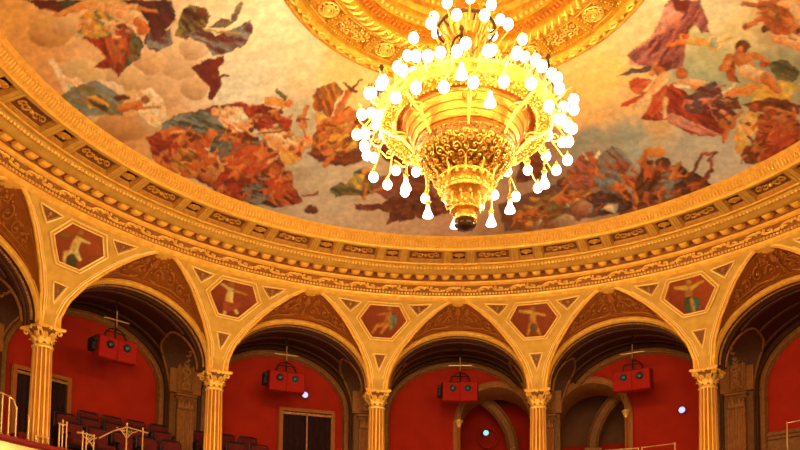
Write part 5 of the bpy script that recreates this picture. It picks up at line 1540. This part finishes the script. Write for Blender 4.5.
# ------------------------------------------------------------------ theatre seats on the gallery tiers
g = MB(); g.revolve([(10.3, 3.87), (10.3, 4.22), (10.95, 4.22), (10.95, 4.58), (11.62, 4.58), (11.62, 4.93), (12.49, 4.93)], CT[1] + .045, CT[2] + .21, 60)
for t in (CT[1] + .045, CT[2] + .21):
    g.add([P(t, 10.3, 3.87), P(t, 10.3, 4.22), P(t, 10.95, 4.22), P(t, 10.95, 4.58), P(t, 11.62, 4.58), P(t, 11.62, 4.93), P(t, 12.49, 4.93), P(t, 12.49, 3.87)], [tuple(range(8))])
struct(g.build('floor_tiers', M['carpet'], smooth=False), 'stepped carpeted tiers of the gallery')


def make_seat(label, group):
    t = thing('theatre_seat', label, 'seat', group=group)
    b = MB(); rbox(b, (0, -.02, .43), .225, .22, .055, .03); b.build('cushion', M['seat'], t)
    b = MB(); rows = []
    for x in (-.215, -.15, 0, .15, .215):
        e = .0 if abs(x) < .2 else -.02
        rows.append([(x, y, z) for y, z in ((.18 + e, .48), (.165 + e, .70), (.175 + e, .88 + e), (.20, .905 + e), (.25, .90 + e), (.26, .70), (.25, .48))])
    b.grid(rows, wv=True); n = len(b.v); b.f.append(tuple(range(n - 35, n - 28))); b.f.append(tuple(range(n - 7, n)))
    b.build('backrest', M['seat'], t)
    b = MB(); b.tube([(-.235, .26, .46), (-.235, .27, .93), (-.20, .27, .955), (.20, .27, .955), (.235, .27, .93), (.235, .26, .46)], .020, seg=6)
    b.build('back_frame', M['seatframe'], t)
    for s in (-1, 1):
        b = MB(); rbox(b, (s*.25, .0, .60), .02, .20, .02, .008); b.build('armrest', M['seatframe'], t)
        b = MB(); rbox(b, (s*.25, .03, .29), .015, .16, .29, .006); b.build('side_panel', M['seatframe'], t)
    return t


ORD = ['first', 'second', 'third', 'fourth', 'fifth', 'sixth', 'seventh']
RN = {0: 'back', 1: 'middle', 2: 'front'}
seat0 = None
for bay, rows_ in ((1, ((0, 12.0, 4.93, -.812, 4), (1, 11.3, 4.58, -.885, 5), (2, 10.62, 4.22, -.90, 5))), (2, ((0, 12.0, 4.93, -.575, 3), (1, 11.3, 4.58, -.57, 3)))):
    for (ri, R, z, t0, n) in rows_:
        for k in range(n):
            t = t0 + k*.575/R
            lab = '%s dark red seat from the left, %s row, %s' % (ORD[k], RN[ri], 'leftmost full bay' if bay == 1 else 'bay with curtained doorway')
            grp = 'seats of the %s row, %s' % (RN[ri], 'left bay' if bay == 1 else 'second bay')
            if seat0 is None: seat0 = make_seat(lab, grp); o = seat0
            else: o = dup(seat0, (0, 0, 0), 0, lab, grp)
            o.location = P(t, R, z); o.rotation_euler = (0, 0, -t)

# ------------------------------------------------------------------ brass railings on the parapet
def wp(px, py, R=9.72): return ray_cyl(px, py, R)[0]


def foot(px, py, R=9.72, z=4.25):
    q, t, h = ray_cyl(px, py, R); return Vector(P(t, R, z))


def rail(label, polys, posts, brackets=(), R=9.72, rad=.016, z=4.25):
    p0 = foot(posts[0][0], posts[0][1], R, z)
    o = thing('brass_railing', label, 'railing', p0, 0)
    for pl in polys:
        b = MB(); b.tube([wp(x, y, R) - p0 for x, y in pl], rad, seg=6); b.build('handrail', M['brass'], o)
    for x, y in posts:
        b = MB(); q = wp(x, y, R); f = Vector((q.x, q.y, z)); b.tube([f - p0, q - p0], rad, seg=6); b.ball(q - p0 + Vector((0, 0, .01)), rad*1.7, 6, 4)
        b.lathe([(rad*2.4, 0), (rad*2.2, .03), (rad, .05)], c=tuple(f - p0), seg=8)
        b.build('post', M['brass'], o)
    for (x, y, s) in brackets:
        b = MB(); q = wp(x, y, R) - p0; _, t, _h = ray_cyl(x, y, R); ex = Vector((cos(t), -sin(t), 0))*s; u = Vector((0, 0, 1))
        b.tube([q - u*.22 + ex*.01, q - u*.16 + ex*.05, q - u*.08 + ex*.13, q - u*.03 + ex*.24], .012, seg=5)
        for (a_, c_) in ((.06, .06), (.12, .05), (.05, .13)):
            b.tube([q + ex*(a_ + .03*cos(m*.8)*(1 - m/9)) - u*(c_ + .03*sin(m*.8)*(1 - m/9)) for m in range(8)], .008, seg=4)
        b.build('scroll_bracket', M['brass'], o)


rail('curved brass handrail on slim posts at the far left end of the parapet', [[(-8, 392), (2, 393), (9, 396), (14, 400), (16.6, 408)]], [(-4, 393), (2.8, 394), (9.6, 397), (16.6, 408)])
rail('low brass hoop rail in front of the leftmost column', [[(36, 436), (48, 438)]], [(36, 436), (48, 438)], R=9.75)
rail('single upright brass rod between curved handrail and leftmost column', [[(29, 417), (29.3, 416)]], [(29, 416)], R=9.74)
rail('plain pair of brass posts just right of the leftmost column', [[(59.6, 424), (67, 425)]], [(59.6, 424), (63, 421), (67, 423)], R=9.74)
rail('lower left brass railing with scroll brackets before the red seats', [[(77, 432), (83, 433), (94, 436)]], [(83, 432), (86.5, 434), (94, 436)], [(86.5, 434, 1), (94, 437, -1)])
rail('taller brass railing with peaked top bar and scrolls before the red seats', [[(99, 438), (113, 431), (127, 427)], [(127, 427), (148, 433)]], [(127, 424), (143, 429)], [(127, 428, -1), (127, 428, 1)])
rail('thin brass frame rail under the right-hand arched opening', [[(604, 450.5), (638, 448), (638.5, 452)]], [(638.5, 448.2), (606, 450.5)], rad=.011)
rail('thin brass frame rail before the red wall left of the rightmost column', [[(641.5, 452), (642, 447.5), (675, 443.5), (675.2, 452)]], [(675, 443.5), (642, 447.5)], rad=.011)
rail('thin brass frame rail at the right edge before the brown dado', [[(787, 446), (787, 423), (806, 419)]], [(787, 423), (806, 419)], rad=.012)

# ------------------------------------------------------------------ lights
def lamp(name, kind, loc, energy, col, size=.2, rot=None):
    l = bpy.data.lights.new(name, kind); l.energy = energy; l.color = col
    if kind == 'POINT': l.shadow_soft_size = size
    elif kind == 'AREA': l.shape = 'DISK'; l.size = size
    o = bpy.data.objects.new(name, l); o.location = loc; C.objects.link(o)
    if rot: o.rotation_euler = rot
    return o


WARM = (1.0, .72, .40)
E_FILL_SCONCE = 42
for k in range(8):
    a = 2*PI*(k + .5)/8; lamp('chandelier_light', 'POINT', pol(a, 1.68, 7.22), E_RING, WARM, .12)
for k in range(4):
    a = 2*PI*(k + .5)/4; lamp('chandelier_light', 'POINT', pol(a, .98, 8.45), E_UP, WARM, .10)
for k in range(5):
    a = -.7 + .35*k; lamp('chandelier_low_light', 'POINT', pol(a*2, .62, 6.35), E_LOW, WARM, .12)
for k in range(5):
    a = 2*PI*k/5; lamp('chandelier_bowl_light', 'POINT', pol(a, 1.05, 7.02), E_BOWL, WARM, .06)
for t in FILL_SCONCE: lamp('fill_sconce_light', 'POINT', P(t, 9.16, 3.62), E_FILL_SCONCE, WARM, .08)  # added fill light in front of each unseen parapet lamp
# large fill light added behind the camera to wash the arcade
d = Vector((0, 9.5, 6.0)) - Vector((0, -14.5, 4.0))
lamp('front_fill', 'AREA', (0, -14.5, 3.5), E_WASH, (1.0, .72, .42), 7.0, d.to_track_quat('-Z', 'Y').to_euler())

w = bpy.data.worlds.new('world'); bpy.context.scene.world = w; w.use_nodes = True
bgn = w.node_tree.nodes['Background']; bgn.inputs['Color'].default_value = (1.0, .66, .36, 1); bgn.inputs['Strength'].default_value = E_WORLD

for m_ in bpy.data.materials:
    if m_.name.startswith('lit_') or 'lens' in m_.name:
        try: m_.cycles.emission_sampling = 'NONE'
        except Exception: pass

# ------------------------------------------------------------------ camera and view
cd = bpy.data.cameras.new('camera'); cam = bpy.data.objects.new('camera', cd); C.objects.link(cam)
mw = Matrix((( RT.x, UP.x, -FW.x, CAM.x), (RT.y, UP.y, -FW.y, CAM.y), (RT.z, UP.z, -FW.z, CAM.z), (0, 0, 0, 1)))
cam.matrix_world = mw
cd.sensor_width = 36.0; cd.lens = FPX/800*36.0; cd.shift_x = -SHX/800; cd.shift_y = SHY/800
cd.clip_start = .05; cd.clip_end = 200
sc = bpy.context.scene; sc.camera = cam
sc.view_settings.view_transform = 'Standard'; sc.view_settings.look = 'None'; sc.view_settings.gamma = 1.0
sc.view_settings.use_curve_mapping = False; sc.view_settings.exposure = 0.5
